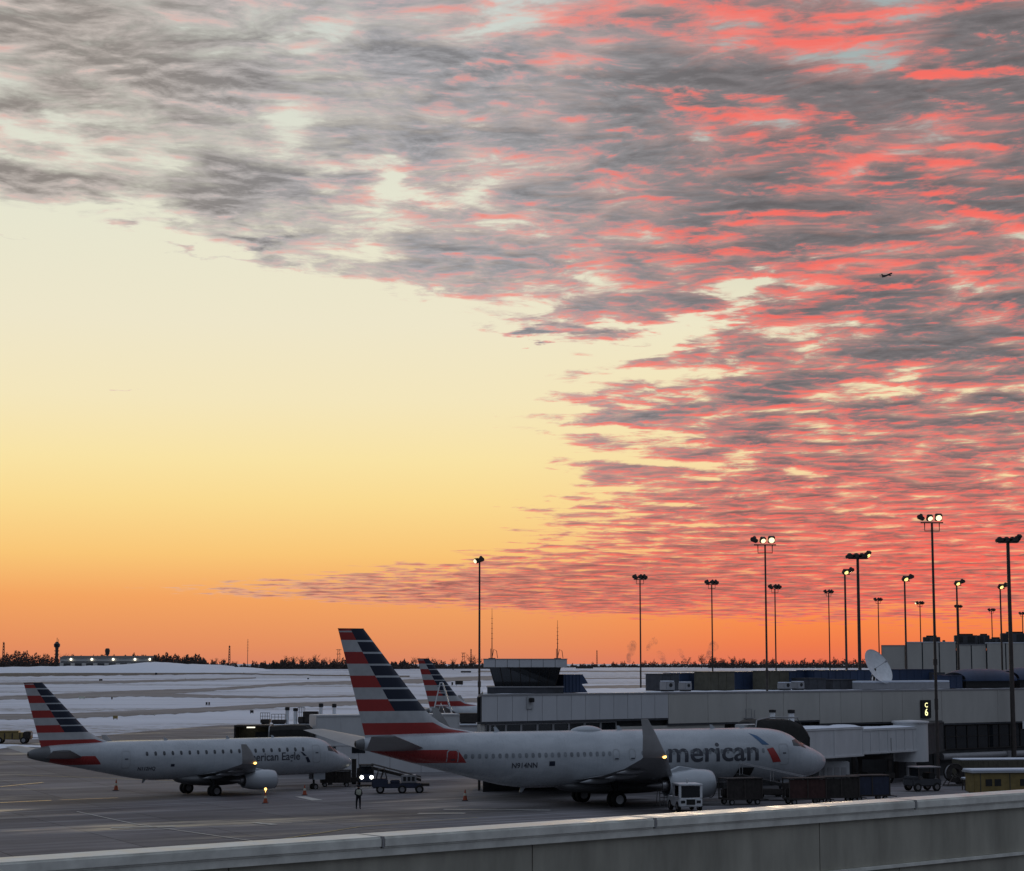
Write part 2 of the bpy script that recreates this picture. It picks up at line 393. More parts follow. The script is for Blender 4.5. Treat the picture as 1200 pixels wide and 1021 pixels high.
def apron_mat(name, base, wet, joints=True):
    m = bpy.data.materials.new(name); m.use_nodes = True; t = NT(m.node_tree)
    out = t.n('ShaderNodeOutputMaterial'); b = t.n('ShaderNodeBsdfPrincipled'); t.put(out.inputs[0], b.outputs[0])
    tc = t.n('ShaderNodeTexCoord').outputs['Object']
    r = t.n('ShaderNodeVectorRotate', rotation_type='Z_AXIS'); t.put(r.inputs['Vector'], tc); r.inputs['Angle'].default_value = R(-24)
    q = r.outputs[0]
    big = t.noise(q, .045, 6, .62); mid = t.noise(t.v('MULTIPLY', q, (.25, 1.6, 1)), .5, 6, .65); fine = t.noise(q, 6, 4, .6)
    f = t.m('MULTIPLY_ADD', big, .9, t.mul(mid, .8))
    c = t.mix(t.smooth(f, .55, 1.15), (*[k * .62 for k in base], 1), (*[k * 1.4 for k in base], 1))
    c = t.mix(t.mul(t.smooth(fine, .3, .7), .25), c, (*[k * .7 for k in base], 1))
    if joints:
        s = t.sep(q)
        def line(v, step, w):
            fr = t.m('FRACT', t.m('DIVIDE', v, step)); return t.m('LESS_THAN', t.m('ABSOLUTE', t.sub(fr, .5)), w / step)
        j = t.m('MAXIMUM', line(s[0], 7.6, .06), line(s[1], 7.6, .06))
        wn = t.n('ShaderNodeTexWhiteNoise', noise_dimensions='2D'); t.put(wn.inputs['Vector'], t.v('FLOOR', t.v('SCALE', t.v('ADD', q, (3.8, 3.8, 0)), scale=1 / 7.6)))
        c = t.v('SCALE', c, scale=t.smooth(wn.outputs[0], 0, 1, .82, 1.16, 'LINEAR'))
        oil = t.noise(q, .22, 6, .7)
        c = t.mix(t.mul(t.smooth(oil, .6, .72), .6), c, (.03, .03, .03, 1))
        c = t.mix(t.mul(j, .6), c, (.02, .02, .02, 1))
        # slush and salt dusted along the joints and wheel tracks
    tr = t.noise(t.v('MULTIPLY', q, (.05, .9, 1)), .6, 5, .6)
    c = t.mix(t.mul(t.smooth(tr, .54, .7), .5), c, (.36, .36, .38, 1))
    t.put(b.inputs['Base Color'], c)
    w = t.noise(t.v('MULTIPLY', q, (.35, 1, 1)), .09, 5, .6)
    t.put(b.inputs['Roughness'], t.smooth(w, .5, .66, .85, wet))
    b.inputs['Specular IOR Level'].default_value = .22
    bp = t.n('ShaderNodeBump'); bp.inputs['Strength'].default_value = .12; bp.inputs['Distance'].default_value = .05; t.put(bp.inputs['Height'], fine); t.put(b.inputs['Normal'], bp.outputs[0])
    return m
def build_ground():
    ys = [-60 + 5 * i for i in range(92)]
    while ys[-1] < 28000: ys.append(ys[-1] + max(6, (ys[-1] - 250) * .06))
    xs = [5 * i for i in range(41)]
    while xs[-1] < 14000: xs.append(xs[-1] * 1.1)
    xs = [-q for q in xs[:0:-1]] + xs
    vs = []
    for y in ys:
        for x in xs:
            inside = y < apron_edge(x) - 3 and abs(x) < 600
            vs.append((x, y, gz(x, y) - (.3 if inside else 0)))
    n = len(xs)
    fs = [(j * n + i, j * n + i + 1, (j + 1) * n + i + 1, (j + 1) * n + i) for j in range(len(ys) - 1) for i in range(n - 1)]
    tag(MB().add(vs, fs).build('ground', snow_ground_mat(), smooth=True), 'snow covered airfield stretching away to the horizon', kind='structure')
    # apron
    xs = [-400, -250] + [-180 + 6 * i for i in range(61)] + [250, 400, 600]; K = 80
    vs = [(x, -60 + (apron_edge(x) + 60) * j / K, gz(x, -60 + (apron_edge(x) + 60) * j / K) + .02) for x in xs for j in range(K + 1)]
    fs = [(i * (K + 1) + j, (i + 1) * (K + 1) + j, (i + 1) * (K + 1) + j + 1, i * (K + 1) + j + 1) for i in range(len(xs) - 1) for j in range(K)]
    tag(MB().add(vs, fs).build('apron', apron_mat('damp apron concrete', (.15, .143, .15), .3), smooth=True), 'dark damp concrete apron around the parked jets', kind='structure')
build_ground()
def py_ph(pts): return pts[0][1] * 1.7
def band(name, pts, mat, dz, label, kind='structure', step=5):
    """a strip of the ground; pts = (px, top py, bottom py) along the photograph"""
    mb = MB(); rows = []; px = pts[0][0]
    while px <= pts[-1][0] + .01:
        for (a, t0, b0), (c, t1, b1) in zip(pts, pts[1:]):
            if a <= px <= c:
                k = (px - a) / (c - a); t_, b_ = t0 + (t1 - t0) * k, b0 + (b1 - b0) * k
                break
        jit = .1 * math.sin(px * .11 + py_ph(pts)) + .1 * math.sin(px * .31) + .1 * math.sin(px * .83 + 1)
        th = (b_ - t_) * (.88 + .06 * math.sin(px * .23 + py_ph(pts)) + .05 * math.sin(px * .71))
        rows.append([gp(px, t_ + jit + th * q / 4, dz) for q in range(5)]); px += step
    return tag(mb.loft(rows, closed=False).build(name, mat, smooth=True), label, kind=kind)
TAXI = apron_mat('taxiway asphalt dusted with snow', (.2, .195, .2), .85, False)
band('taxiway', [(-60, 838, 846), (100, 835, 842), (230, 829.6, 836), (330, 824, 829.5), (480, 820, 826), (600, 817, 822)], TAXI, .05, 'taxiway strip nearest the apron cleared of snow')
band('taxiway', [(-60, 818, 821.5), (0, 816, 820.6), (70, 813, 819.6), (160, 809, 817), (250, 806.5, 810), (340, 800, 803.5), (480, 796, 802), (610, 790.5, 795.5)], TAXI, .05, 'second cleared taxiway crossing the snowfield')
band('taxiway', [(170, 811.5, 817), (250, 814.5, 818.3), (330, 816.5, 818.5), (430, 815, 816.6)], TAXI, .06, 'thin taxiway spur branching off the second cleared taxiway')
band('taxiway', [(-60, 801, 804), (0, 800, 803), (130, 798, 801.5), (250, 795, 797.5), (300, 794, 795.5)], TAXI, .05, 'third cleared taxiway farther out in the snow')
band('road', [(-60, 789.5, 794), (0, 789, 793.5), (150, 787, 792), (250, 788, 790.5), (330, 790, 791.5), (480, 792, 793.8)], apron_mat('dark perimeter road', (.05, .05, .05), .6, False), .05, 'dark perimeter road below the snow bank')
band('runway', [(560, 786.2, 788), (700, 786, 787.8), (800, 786.3, 788), (1040, 786, 787.6)], TAXI, .08, 'far runway right of the ramp tower')
band('runway', [(650, 794.6, 795.9), (800, 794, 795.2)], TAXI, .08, 'thin far taxiway behind the concourse roof')
band('taxiway', [(600, 806, 811), (700, 803.5, 808), (800, 802, 805)], TAXI, .06, 'cleared strip behind the concourse roof')
band('snow_patch', [(-60, 859, 864), (20, 858, 866), (45, 861, 864.5), (62, 862.4, 863)], M['snow'], .08, 'ragged snow patch at the apron edge', 'stuff', 4)
band('snow_patch', [(-60, 874, 881), (0, 872, 878), (26, 873, 876.5), (60, 873.8, 875.2)], M['snow'], .08, 'low snow strip beside the yellow vehicle', 'stuff', 4)

def pline(pts, w, mat, name, label, dz=.05):
    """a painted line on the apron through photograph pixels"""
    P = [gp(a, b, dz) for a, b in pts]; rows = []
    for A, B in zip(P, P[1:]):
        n = max(2, int((B - A).length / 3))
        for i in range(n + 1):
            q = A.lerp(B, i / n); s = (B - A).normalized().cross(Vector((0, 0, 1))) * w / 2
            r = [q + s, q - s]
            for z in r: z.z = gz(z.x, z.y) + dz
            rows.append(r)
    return tag(MB().loft(rows, closed=False).build(name, mat), label, kind='structure')
WET = material('standing meltwater', (.1, .1, .1), .22, 0, .8, .1, 1)
pline([(-30, 942), (60, 938)], .5, WET, 'puddle', 'long bright wet streak at the left edge of the apron')
pline([(70, 937.5), (138, 935)], .3, WET, 'puddle', 'broken wet streak behind the regional jet')
pline([(0, 922), (50, 917)], .35, WET, 'puddle', 'short wet streak left of the tail')
pline([(130, 970), (205, 968.5)], .8, M['paint'], 'ground_marking', 'wide pale paint bar on the near apron')
pline([(90, 951), (160, 966), (300, 986)], .15, M['paint'], 'ground_marking', 'thin white line running toward the parapet')
pline([(300, 966), (400, 961), (480, 958)], .18, M['paint'], 'ground_marking', 'thin white line in front of the ground worker')
pline([(352, 933.5), (372, 938)], .9, M['paint'], 'ground_marking', 'short white bar under the small jet nose')
pline([(298, 964), (322, 966.5)], .5, M['paint'], 'ground_marking', 'short tick mark left of the worker')
pline([(490, 953.2), (545, 953)], .55, M['paint_glare'], 'ground_marking', 'bright short painted glare streak under the big jet tail')  # this and the next strip: window-glass reflections painted onto the apron, no real markings
pline([(520, 948.5), (590, 948.8), (645, 949.5)], .4, M['paint_glare'], 'ground_marking', 'bright long painted glare streak under the big jet fuselage')
pline([(250, 996), (420, 969), (560, 958)], .15, M['paint_y'], 'ground_marking', 'faint yellow guide line curving along the near apron')
pline([(20, 908), (300, 918)], .2, M['paint_y'], 'ground_marking', 'faint yellow guide line under the small jet')

# ---------------------------------------------------------------- airliners
def interp(tab, x):
    if x <= tab[0][0]: return tab[0][1:]
    for a, b in zip(tab, tab[1:]):
        if x <= b[0]:
            k = (x - a[0]) / (b[0] - a[0]); return tuple(p + (q - p) * k for p, q in zip(a[1:], b[1:]))
    return tab[-1][1:]
def interp_s(tab, x):
    """smooth (monotone cubic) interpolation of a station table"""
    if x <= tab[0][0]: return tab[0][1:]
    if x >= tab[-1][0]: return tab[-1][1:]
    i = next(k for k in range(len(tab) - 1) if x <= tab[k + 1][0])
    out = []
    for c in range(1, len(tab[0])):
        def sl(j):
            if j <= 0 or j >= len(tab) - 1:
                a, b = (0, 1) if j <= 0 else (-2, -1)
                return (tab[b][c] - tab[a][c]) / (tab[b][0] - tab[a][0])
            d0 = (tab[j][c] - tab[j - 1][c]) / (tab[j][0] - tab[j - 1][0]); d1 = (tab[j + 1][c] - tab[j][c]) / (tab[j + 1][0] - tab[j][0])
            return 0 if d0 * d1 <= 0 else 2 * d0 * d1 / (d0 + d1)
        h = tab[i + 1][0] - tab[i][0]; s = (x - tab[i][0]) / h
        m0, m1 = sl(i) * h, sl(i + 1) * h; y0, y1 = tab[i][c], tab[i + 1][c]
        out.append((2 * s**3 - 3 * s**2 + 1) * y0 + (s**3 - 2 * s**2 + s) * m0 + (-2 * s**3 + 3 * s**2) * y1 + (s**3 - s**2) * m1)
    return tuple(out)
class Jet:
    """local frame: nose at the origin, +X forward, +Y to port, z up from the ground"""
    def __init__(s, root, st): s.root = root; s.st = st
    def y(s, xa, z):
        zb, zt, hw = interp_s(s.st, xa); zc = (zb + zt) / 2; hh = max(.01, (zt - zb) / 2)
        k = max(-.999, min(.999, (z - zc) / hh)); return hw * math.sqrt(1 - k * k)
    def skin(s, xa, z, off=.006, side=-1): return (-xa, side * (s.y(xa, z) + off), z)
    def patch(s, corners, name, mat, off=.006, n=4, side=-1, parent=None, build=True, mb=None):
        """corners: 4 (xa, z) -> a panel wrapped on the fuselage side"""
        mb = mb or MB(); (a, b, c, d) = corners; vs = []
        for i in range(n + 1):
            for j in range(n + 1):
                u, w = i / n, j / n
                p = [(a[k] * (1 - u) + b[k] * u) * (1 - w) + (d[k] * (1 - u) + c[k] * u) * w for k in (0, 1)]
                vs.append(s.skin(p[0], p[1], off, side))
        mb.add(vs, [(i * (n + 1) + j, (i + 1) * (n + 1) + j, (i + 1) * (n + 1) + j + 1, i * (n + 1) + j + 1) for i in range(n) for j in range(n)])
        return mb.build(name, mat, parent or s.root, fix=False) if build else mb
    def outline(s, x0, x1, z0, z1, w, name, mat, parent=None, side=-1):
        mb = MB(); c = .14
        loop = [(x0 + c, z0), (x1 - c, z0), (x1, z0 + c), (x1, z1 - c), (x1 - c, z1), (x0 + c, z1), (x0, z1 - c), (x0, z0 + c)]
        mx, mz = (x0 + x1) / 2, (z0 + z1) / 2
        inn = [(mx + (a - mx) * (1 - 2 * w / (x1 - x0)), mz + (b - mz) * (1 - 2 * w / (z1 - z0))) for a, b in loop]
        for i in range(8):
            k = (i + 1) % 8; s.patch([loop[i], loop[k], inn[k], inn[i]], '', None, .008, 4, side, build=False, mb=mb)
        return mb.build(name, mat, parent or s.root, fix=False)
    def blob(s, xa, z, rx, rz, name, mat, parent=None, off=.01, n=12, side=-1, mb=None):
        out = mb or MB(); vs = [s.skin(xa, z, off, side)]
        for q in (.55, 1):
            for k in range(n):
                a = 2 * math.pi * k / n; ca, sa = math.cos(a), math.sin(a)
                e = (abs(ca) ** 3 + abs(sa) ** 3) ** (-1 / 3)
                vs.append(s.skin(xa + rx * ca * e * q, z + rz * sa * e * q, off, side))
        fs = [(0, 1 + k, 1 + (k + 1) % n) for k in range(n)] + [(1 + k, 1 + n + k, 1 + n + (k + 1) % n, 1 + (k + 1) % n) for k in range(n)]
        out.add(vs, fs)
        return out if mb else out.build(name, mat, parent or s.root, fix=False)
    def text(s, body, xa, z, size, mat, name='lettering', shear=0, sx=1.0, bold=0.0, side=-1, parent=None, from_right=False):
        bm = text_bm(body, size, shear, sx, bold)
        w = max(q.co.x for q in bm.verts)
        for q in range(1, 24):
            bmesh.ops.bisect_plane(bm, geom=bm.verts[:] + bm.edges[:] + bm.faces[:], plane_co=(0, -size * .4 + q * size * .07, 0), plane_no=(0, 1, 0))
        x = -xa - (w if from_right else 0)
        for q in bm.verts:
            lx = x + q.co.x; lz = z + q.co.y
            q.co = Vector(s.skin(-lx, lz, .012, side))
        return bm_obj(bm, name, mat, parent or s.root)
def text_bm(body, size, shear=0, sx=1.0, bold=0.0):
    cu = bpy.data.curves.new('lettering', 'FONT'); cu.body = body; cu.size = size; cu.shear = shear; cu.resolution_u = 4; cu.offset = bold
    o = bpy.data.objects.new('lettering', cu); COL.objects.link(o)
    dg = bpy.context.evaluated_depsgraph_get(); me = o.evaluated_get(dg).to_mesh()
    bm = bmesh.new(); bm.from_mesh(me); o.evaluated_get(dg).to_mesh_clear()
    bpy.data.objects.remove(o); bpy.data.curves.remove(cu)
    for q in bm.verts: q.co.x *= sx
    return bm
def bm_obj(bm, name, mat, parent=None, Mx=None):
    if Mx: bmesh.ops.transform(bm, matrix=Mx, verts=bm.verts)
    me = bpy.data.meshes.new(name); bm.to_mesh(me); bm.free(); me.materials.append(mat)
    o = bpy.data.objects.new(name, me); COL.objects.link(o)
    if parent: o.parent = parent
    return o
def sign_text(body, size, mat, origin, right, up, parent=None, name='lettering', sx=1.0, bold=0.0, centre=True):
    """flat lettering standing on a wall"""
    bm = text_bm(body, size, 0, sx, bold); right, up = Vector(right).normalized(), Vector(up).normalized()
    w = max(q.co.x for q in bm.verts) + min(q.co.x for q in bm.verts)
    for q in bm.verts: q.co = Vector(origin) + right * (q.co.x - (w / 2 if centre else 0)) + up * q.co.y
    return bm_obj(bm, name, mat, parent)
def fuselage_mat(name, x0, x1, z0, z1, slope, belly_z):
    """silver white paint with one red stripe along the tail; x measured aft of the nose"""
    m = bpy.data.materials.new(name); m.use_nodes = True; t = NT(m.node_tree)
    out = t.n('ShaderNodeOutputMaterial'); b = t.n('ShaderNodeBsdfPrincipled'); t.put(out.inputs[0], b.outputs[0])
    tc = t.n('ShaderNodeTexCoord').outputs['Object']; x, y, z = t.sep(tc)[:3]; xa = t.mul(x, -1)
    inz = t.mul(t.m('GREATER_THAN', z, z0), t.m('LESS_THAN', z, z1))
    inx = t.m('GREATER_THAN', t.m('MULTIPLY_ADD', t.sub(z, z0), -slope, xa), x0)
    st = t.mul(t.mul(inz, inx), t.m('LESS_THAN', xa, x1))
    n1 = t.noise(t.v('MULTIPLY', tc, (.5, .5, 1.2)), 1.0, 5, .6); n2 = t.noise(t.v('MULTIPLY', tc, (3, 3, .4)), 1.2, 5, .65)
    # frame and lap seams of the skin
    fr = t.m('LESS_THAN', t.m('ABSOLUTE', t.sub(t.m('FRACT', t.m('DIVIDE', xa, 2.4)), .5)), .005)
    dirt = t.mul(t.smooth(n2, .45, .75), t.smooth(z, belly_z + 1.6, belly_z - .2))
    c = t.mix(t.smooth(n1, .3, .7), (.355, .385, .415, 1), (.455, .485, .515, 1))
    c = t.mix(t.mul(dirt, .45), c, (.2, .19, .18, 1))
    c = t.mix(t.mul(fr, .35), c, (.3, .3, .31, 1))
    c = t.mix(t.smooth(z, belly_z + .02, belly_z - .02), c, (.27, .28, .3, 1))
    c = t.mix(st, c, (.30, .027, .025, 1))
    t.put(b.inputs['Base Color'], c); t.put(b.inputs['Roughness'], t.smooth(n2, .3, .7, .22, .4))
    b.inputs['Coat Weight'].default_value = .2; b.inputs['Coat Roughness'].default_value = .1
    return m
def airfoil(n=7):
    t = lambda x: 2.97 * math.sqrt(x) - 1.26 * x - 3.52 * x * x + 2.84 * x**3 - 1.04 * x**4
    xs = [.5 * (1 - math.cos(math.pi * i / n)) for i in range(n + 1)]
    return [(x, t(x)) for x in xs[::-1]] + [(x, -t(x) * .75) for x in xs[1:-1]]
def wing_mesh(secs, side, mb=None, vert=False):
    """secs: (span y, x leading edge, chord, z, thickness ratio[, camber lean])"""
    mb = mb or MB(); A = airfoil(); rings = []
    for q in secs:
        y, xl, ch, z, tk = q[:5]; lean = q[5] if len(q) > 5 else 0     # lean 0 flat .. 1 upright
        r = []
        for u, h in A:
            d = h * ch * tk * .5
            r.append((-(xl + u * ch), side * (y - d * math.sin(lean * math.pi / 2) * 1), z + d * math.cos(lean * math.pi / 2)))
        rings.append(r)
    return mb.loft(rings, True, True, True)
def fin_part(J, P, name='vertical_fin'):
    LEp, TEp = P['fin_le'], P['fin_te']; rt = P['row_top']; rh = P['row']; cap = P['cap']
    le = lambda z: interp([(-a, b) for a, b in LEp], -z)[0]
    te = lambda z: interp([(-a, b) for a, b in TEp], -z)[0]
    def bd(z):
        k = (rt - z) / (cap + 6 * rh); f = .47 + .045 * k; return te(z) + (le(z) - te(z)) * f
    zend = P['fin_root']
    mb = MB()
    def strip(z0, z1, fa, fb, mi, n):
        m = max(1, int((z0 - z1) / .35)); vs = []
        for i in range(m + 1):
            z = z0 + (z1 - z0) * i / m; a, b, L, T = fa(z), fb(z), le(z), te(z); ch = T - L
            for j in range(n + 1):
                x = a + (b - a) * j / n; u = max(0, min(1, (x - L) / ch))
                th = .052 * min(ch, 5.5) * (2.97 * math.sqrt(u) - 1.26 * u - 3.52 * u * u + 2.84 * u**3 - 1.04 * u**4)
                if z > rt - .12: th *= .75
                vs.append((-x, th)); vs[-1] = (-x, th, z)
        for s in (1, -1):
            w = [(x, s * y, z) for x, y, z in vs]
            fs = [(i * (n + 1) + j, (i + 1) * (n + 1) + j, (i + 1) * (n + 1) + j + 1, i * (n + 1) + j + 1) for i in range(m) for j in range(n)]
            mb.add(w, fs if s > 0 else [f[::-1] for f in fs], mi)
    WHT, RED, NAV, GRY = 0, 1, 2, 3
    c1, c2 = rt - cap * .2, rt - cap * .33
    strip(rt, c1, te, bd, RED, 5); strip(c1, c2, te, bd, GRY, 5); strip(c2, rt - cap, te, bd, RED, 5); strip(rt, rt - cap, bd, le, NAV, 7)
    z = rt - cap
    for i in range(6):
        strip(z, z - rh, te, bd, (GRY, RED)[i % 2], 5)
        strip(z, z - rh * .16, bd, le, WHT, 7); strip(z - rh * .16, z - rh, bd, le, NAV, 7); z -= rh
    full = lambda q: le(q)
    strip(z, z - rh, te, full, GRY, 12); z -= rh
    redend = lambda q: le(q) + min(.6, (te(q) - le(q)) * .12)
    strip(z, z - rh, te, redend, RED, 10); strip(z, z - rh, redend, full, WHT, 4); z -= rh
    if z > zend: strip(z, zend, te, full, WHT, 12)
    L, T = le(rt), te(rt)
    mb.box(-T, -L, -.055, .055, rt - .03, rt + .01, NAV)
    return mb.build(name, [M['white'], M['red'], M['navy'], M['stripe_grey']], J.root, smooth=35, fix=False)
def wheel(parent, c, r, w, hub=True):
    x, y, z = c
    o = MB().lathe([(-w / 2, r * .55), (-w / 2, r * .86), (-w * .38, r * .97), (-w * .2, r), (w * .2, r), (w * .38, r * .97), (w / 2, r * .86), (w / 2, r * .55)], (x, y, z), (0, 1, 0), 24).build('wheel', M['tyre'], parent, smooth=40)
    if hub: MB().lathe([(-w * .42, .001), (-w * .42, r * .3), (-w * .46, r * .56), (w * .46, r * .56), (w * .42, r * .3), (w * .42, .001)], (x, y, z), (0, 1, 0), 16).build('rim', M['metal'], o, smooth=40)
    return o
def airliner(name, loc, rz, P, label, group):
    root = empty(name, loc, rz, label, 'airliner', group); J = Jet(root, P['st'])
    st = P['st']; xs = []; x = 0.0; end = st[-1][0]
    while x < end: xs.append(x); x += .06 if x < .35 else .18 if x < 7 else .6
    xs.append(end); n = 40; rings = []
    for x in xs:
        zb, zt, hw = interp_s(st, x); zc, hh = (zb + zt) / 2, (zt - zb) / 2
        rings.append([(-x, hw * math.cos(2 * math.pi * k / n), zc + hh * math.sin(2 * math.pi * k / n)) for k in range(n)])
    MB().loft(rings, True, True, True).build('fuselage', P['skin'], root, smooth=50)
    e0 = P['tail_dark']; vs = []
    for i in range(9):
        x = e0 + (end - e0) * i / 8; zb, zt, hw = interp_s(st, x); zc, hh = (zb + zt) / 2, (zt - zb) / 2
        vs.append([(-x - .02 * (i == 8), (hw + .008) * math.cos(2 * math.pi * k / n), zc + (hh + .008) * math.sin(2 * math.pi * k / n)) for k in range(n)])
    tc_ = MB().loft(vs, True, False, True).build('tail_cone', M['belly'], root, smooth=50)
    zb, zt, hw = interp_s(st, end); MB().lathe([(0, hw * .8), (.03, hw * .6)], (-end - .03, 0, (zb + zt) / 2), (-1, 0, 0), 16, cap0=True, cap1=True).build('exhaust', M['dark'], tc_)
    # wing root fairing
    a, b, zb, hw = P['fairing']; rr = []
    for i in range(13):
        k = i / 12; x = a + (b - a) * k; e = math.sin(math.pi * k) ** .45 if 0 < k < 1 else .02
        rr.append([(-x, hw * e * math.cos(q), zb + .55 + (.62 * e) * math.sin(q) - .25 * e) for q in [2 * math.pi * j / 20 for j in range(20)]])
    MB().loft(rr, True, True, True).build('wing_fairing', M['belly'], root, smooth=50)
    fin_part(J, P)
    for s in (-1, 1):
        wg = wing_mesh(P['wing'], s).build('wing', M['wing'], root, smooth=40)
        wing_mesh(P['winglet'], s).build('winglet', P['winglet_mat'], wg, smooth=40)
        for (y, xq, z, L, r) in P['flap_fairings']:
            MB().lathe([(0, .01), (L * .2, r * .8), (L * .45, r), (L * .8, r * .55), (L, .01)], (-xq, s * y, z), (-1, 0, -.06), 10).build('flap_fairing', M['wing'], wg, smooth=50)
        q = P['winglet'][0]; lx, ly, lz = -(q[1] + .3), s * (q[0] + .12), q[3] + .02
        if s < 0: MB().lathe([(-.13, .02), (-.07, .1), (.03, .11), (.12, .06), (.16, .01)], (lx, ly - .06, lz), (1, 0, 0), 10).build('wingtip_lamp', M['lamp_o'], wg, smooth=True)
        wing_mesh(P['tailplane'], s).build('horizontal_stabilizer', M['wing'], root, smooth=40)
        # engine
        E_ = P['engine']; ex, ey, ez, er, el_ = E_
        c = (-ex, s * ey, ez)
        prof = [(.55, er * .83), (.1, er * .86), (-.02, er * .92), (.02, er * .985), (.15, er * 1.04)]
        outer = [(.6, er * 1.1), (el_ * .45, er * 1.12), (el_ * .75, er * 1.0), (el_, er * .78), (el_ - .02, er * .7), (el_ * .7, er * .7)]
        rings = []; nn = 28
        for d, r in prof + outer:
            flat = P['flat'] * max(0, 1 - d / el_ * 1.4)
            ring = []
            for k in range(nn):
                t_ = 2 * math.pi * k / nn; yy, zz = r * math.cos(t_), r * math.sin(t_)
                if zz < 0: zz *= 1 - flat
                ring.append((c[0] - d, c[1] + yy, c[2] + zz))
            rings.append(ring)
        nac = MB().loft(rings).build('engine', M['white'], root, smooth=50)
        MB().lathe([(0, er * .9), (.001, .02)], (c[0] - .5, c[1], c[2]), (-1, 0, 0), 24, cap1=True).build('fan', M['dark'], nac)
        MB().lathe([(el_ * .7, er * .5), (el_ * 1.12, er * .42), (el_ * 1.12, er * .3), (el_ * 1.42, .03)], (c[0], c[1], c[2]), (-1, 0, 0), 20).build('exhaust_cone', M['metal'], nac, smooth=40)
        MB().lathe([(0, er * .995), (.04, er * .93), (-.015, er * .925), (-.02, er * .96)], (c[0] + .0, c[1], c[2]), (-1, 0, 0), 28).build('intake_lip', M['metal'], nac, smooth=50)
        wz = P['wing'][1][3]
        MB().prism([(c[0] - .5, c[1] - .16, c[2] + er * 1.02), (c[0] - el_ * 1.25, c[1] - .16, c[2] + er * .5), (c[0] - el_ * 1.35, c[1] - .16, wz + .05), (c[0] - el_ * .7, c[1] - .16, c[2] + er * 1.35)], (0, .32, 0)).build('pylon', M['white'], root, bevel=.05)
        # main gear
        gx, gy, gr, gw = P['gear']
        g = MB().tube([(-gx, s * gy, gr), (-gx, s * (gy - .1), P['gear_top'])], [.13, .16], 10).tube([(-gx, s * gy, gr * 1.4), (-gx, s * (gy - 1.3), P['gear_top'] - .1)], .07, 8).tube([(-gx, s * gy - gw * 1.1, gr), (-gx, s * gy + gw * 1.1, gr)], .1, 8).build('main_landing_gear', M['dark'], root, smooth=40)
        for d in (-1, 1): wheel(g, (-gx, s * gy + d * gw * .85, gr), gr, gw)
    nx, nr = P['nose_gear']
    g = MB().tube([(-nx, 0, nr), (-nx - .1, 0, P['gear_top'] - .2)], [.09, .12], 10).tube([(-nx, 0, 1.0), (-nx + .9, 0, P['gear_top'] - .3)], .05, 8).build('nose_landing_gear', M['dark'], root, smooth=40)
    for d in (-1, 1):
        wheel(g, (-nx, d * .22, nr), nr, .2)
        MB().box(-nx - .3, -nx + .9, d * .42 - .02, d * .42 + .02, P['gear_top'] - .95, P['gear_top'] - .2).build('gear_door', M['white'], g)
    # doors, windows, cockpit on both sides
    for s in (-1, 1):
        for (x0, x1, z0, z1) in P['doors']:
            d = J.outline(x0, x1, z0, z1, .07, 'door', M['seam'], side=s)
            J.patch([((x0 + x1) / 2 - .18, z1 - .75), ((x0 + x1) / 2 + .12, z1 - .75), ((x0 + x1) / 2 + .12, z1 - .65), ((x0 + x1) / 2 - .18, z1 - .65)], 'door_handle', M['text'], .012, 2, s, d)
        for quad in P['cockpit']: J.patch(quad, 'cockpit_window', M['glass'], .012, 4, s)
    for (x0, x1, pitch, z, rx, rzz) in P['windows']:
        x = x0
        while x <= x1:
            J.blob(x, z, rx, rzz, 'cabin_window', P['win_mat'], off=.012, n=12); x += pitch
    for quad in P['nose_panes']:
        # panes that wrap over the nose: corners (xa, y)
        vs = []; nq = 4
        for i in range(nq + 1):
            for j in range(nq + 1):
                u, w = i / nq, j / nq; a, b, c, d = quad
                xx, yy = [(a[k] * (1 - u) + b[k] * u) * (1 - w) + (d[k] * (1 - u) + c[k] * u) * w for k in (0, 1)]
                zb, zt, hw = interp_s(st, xx); hh = (zt - zb) / 2
                vs.append((-xx + .015, yy, (zb + zt) / 2 + hh * math.sqrt(max(0, 1 - (yy / hw) ** 2)) + .015))
        MB().add(vs, [(i * 5 + j, (i + 1) * 5 + j, (i + 1) * 5 + j + 1, i * 5 + j + 1) for i in range(4) for j in range(4)]).build('cockpit_window', M['glass'], root)
    return J
def blade(J, xa, h, L, up=True, name='antenna', mat=None):
    zb, zt, hw = interp_s(J.st, xa); z = zt - .03 if up else zb + .03; d = 1 if up else -1
    MB().prism([(-xa, -.03, z), (-xa - L, -.03, z), (-xa - L * 1.25, -.03, z + d * h), (-xa - L * .75, -.03, z + d * h)], (0, .06, 0)).build(name, mat or M['white'], J.root)

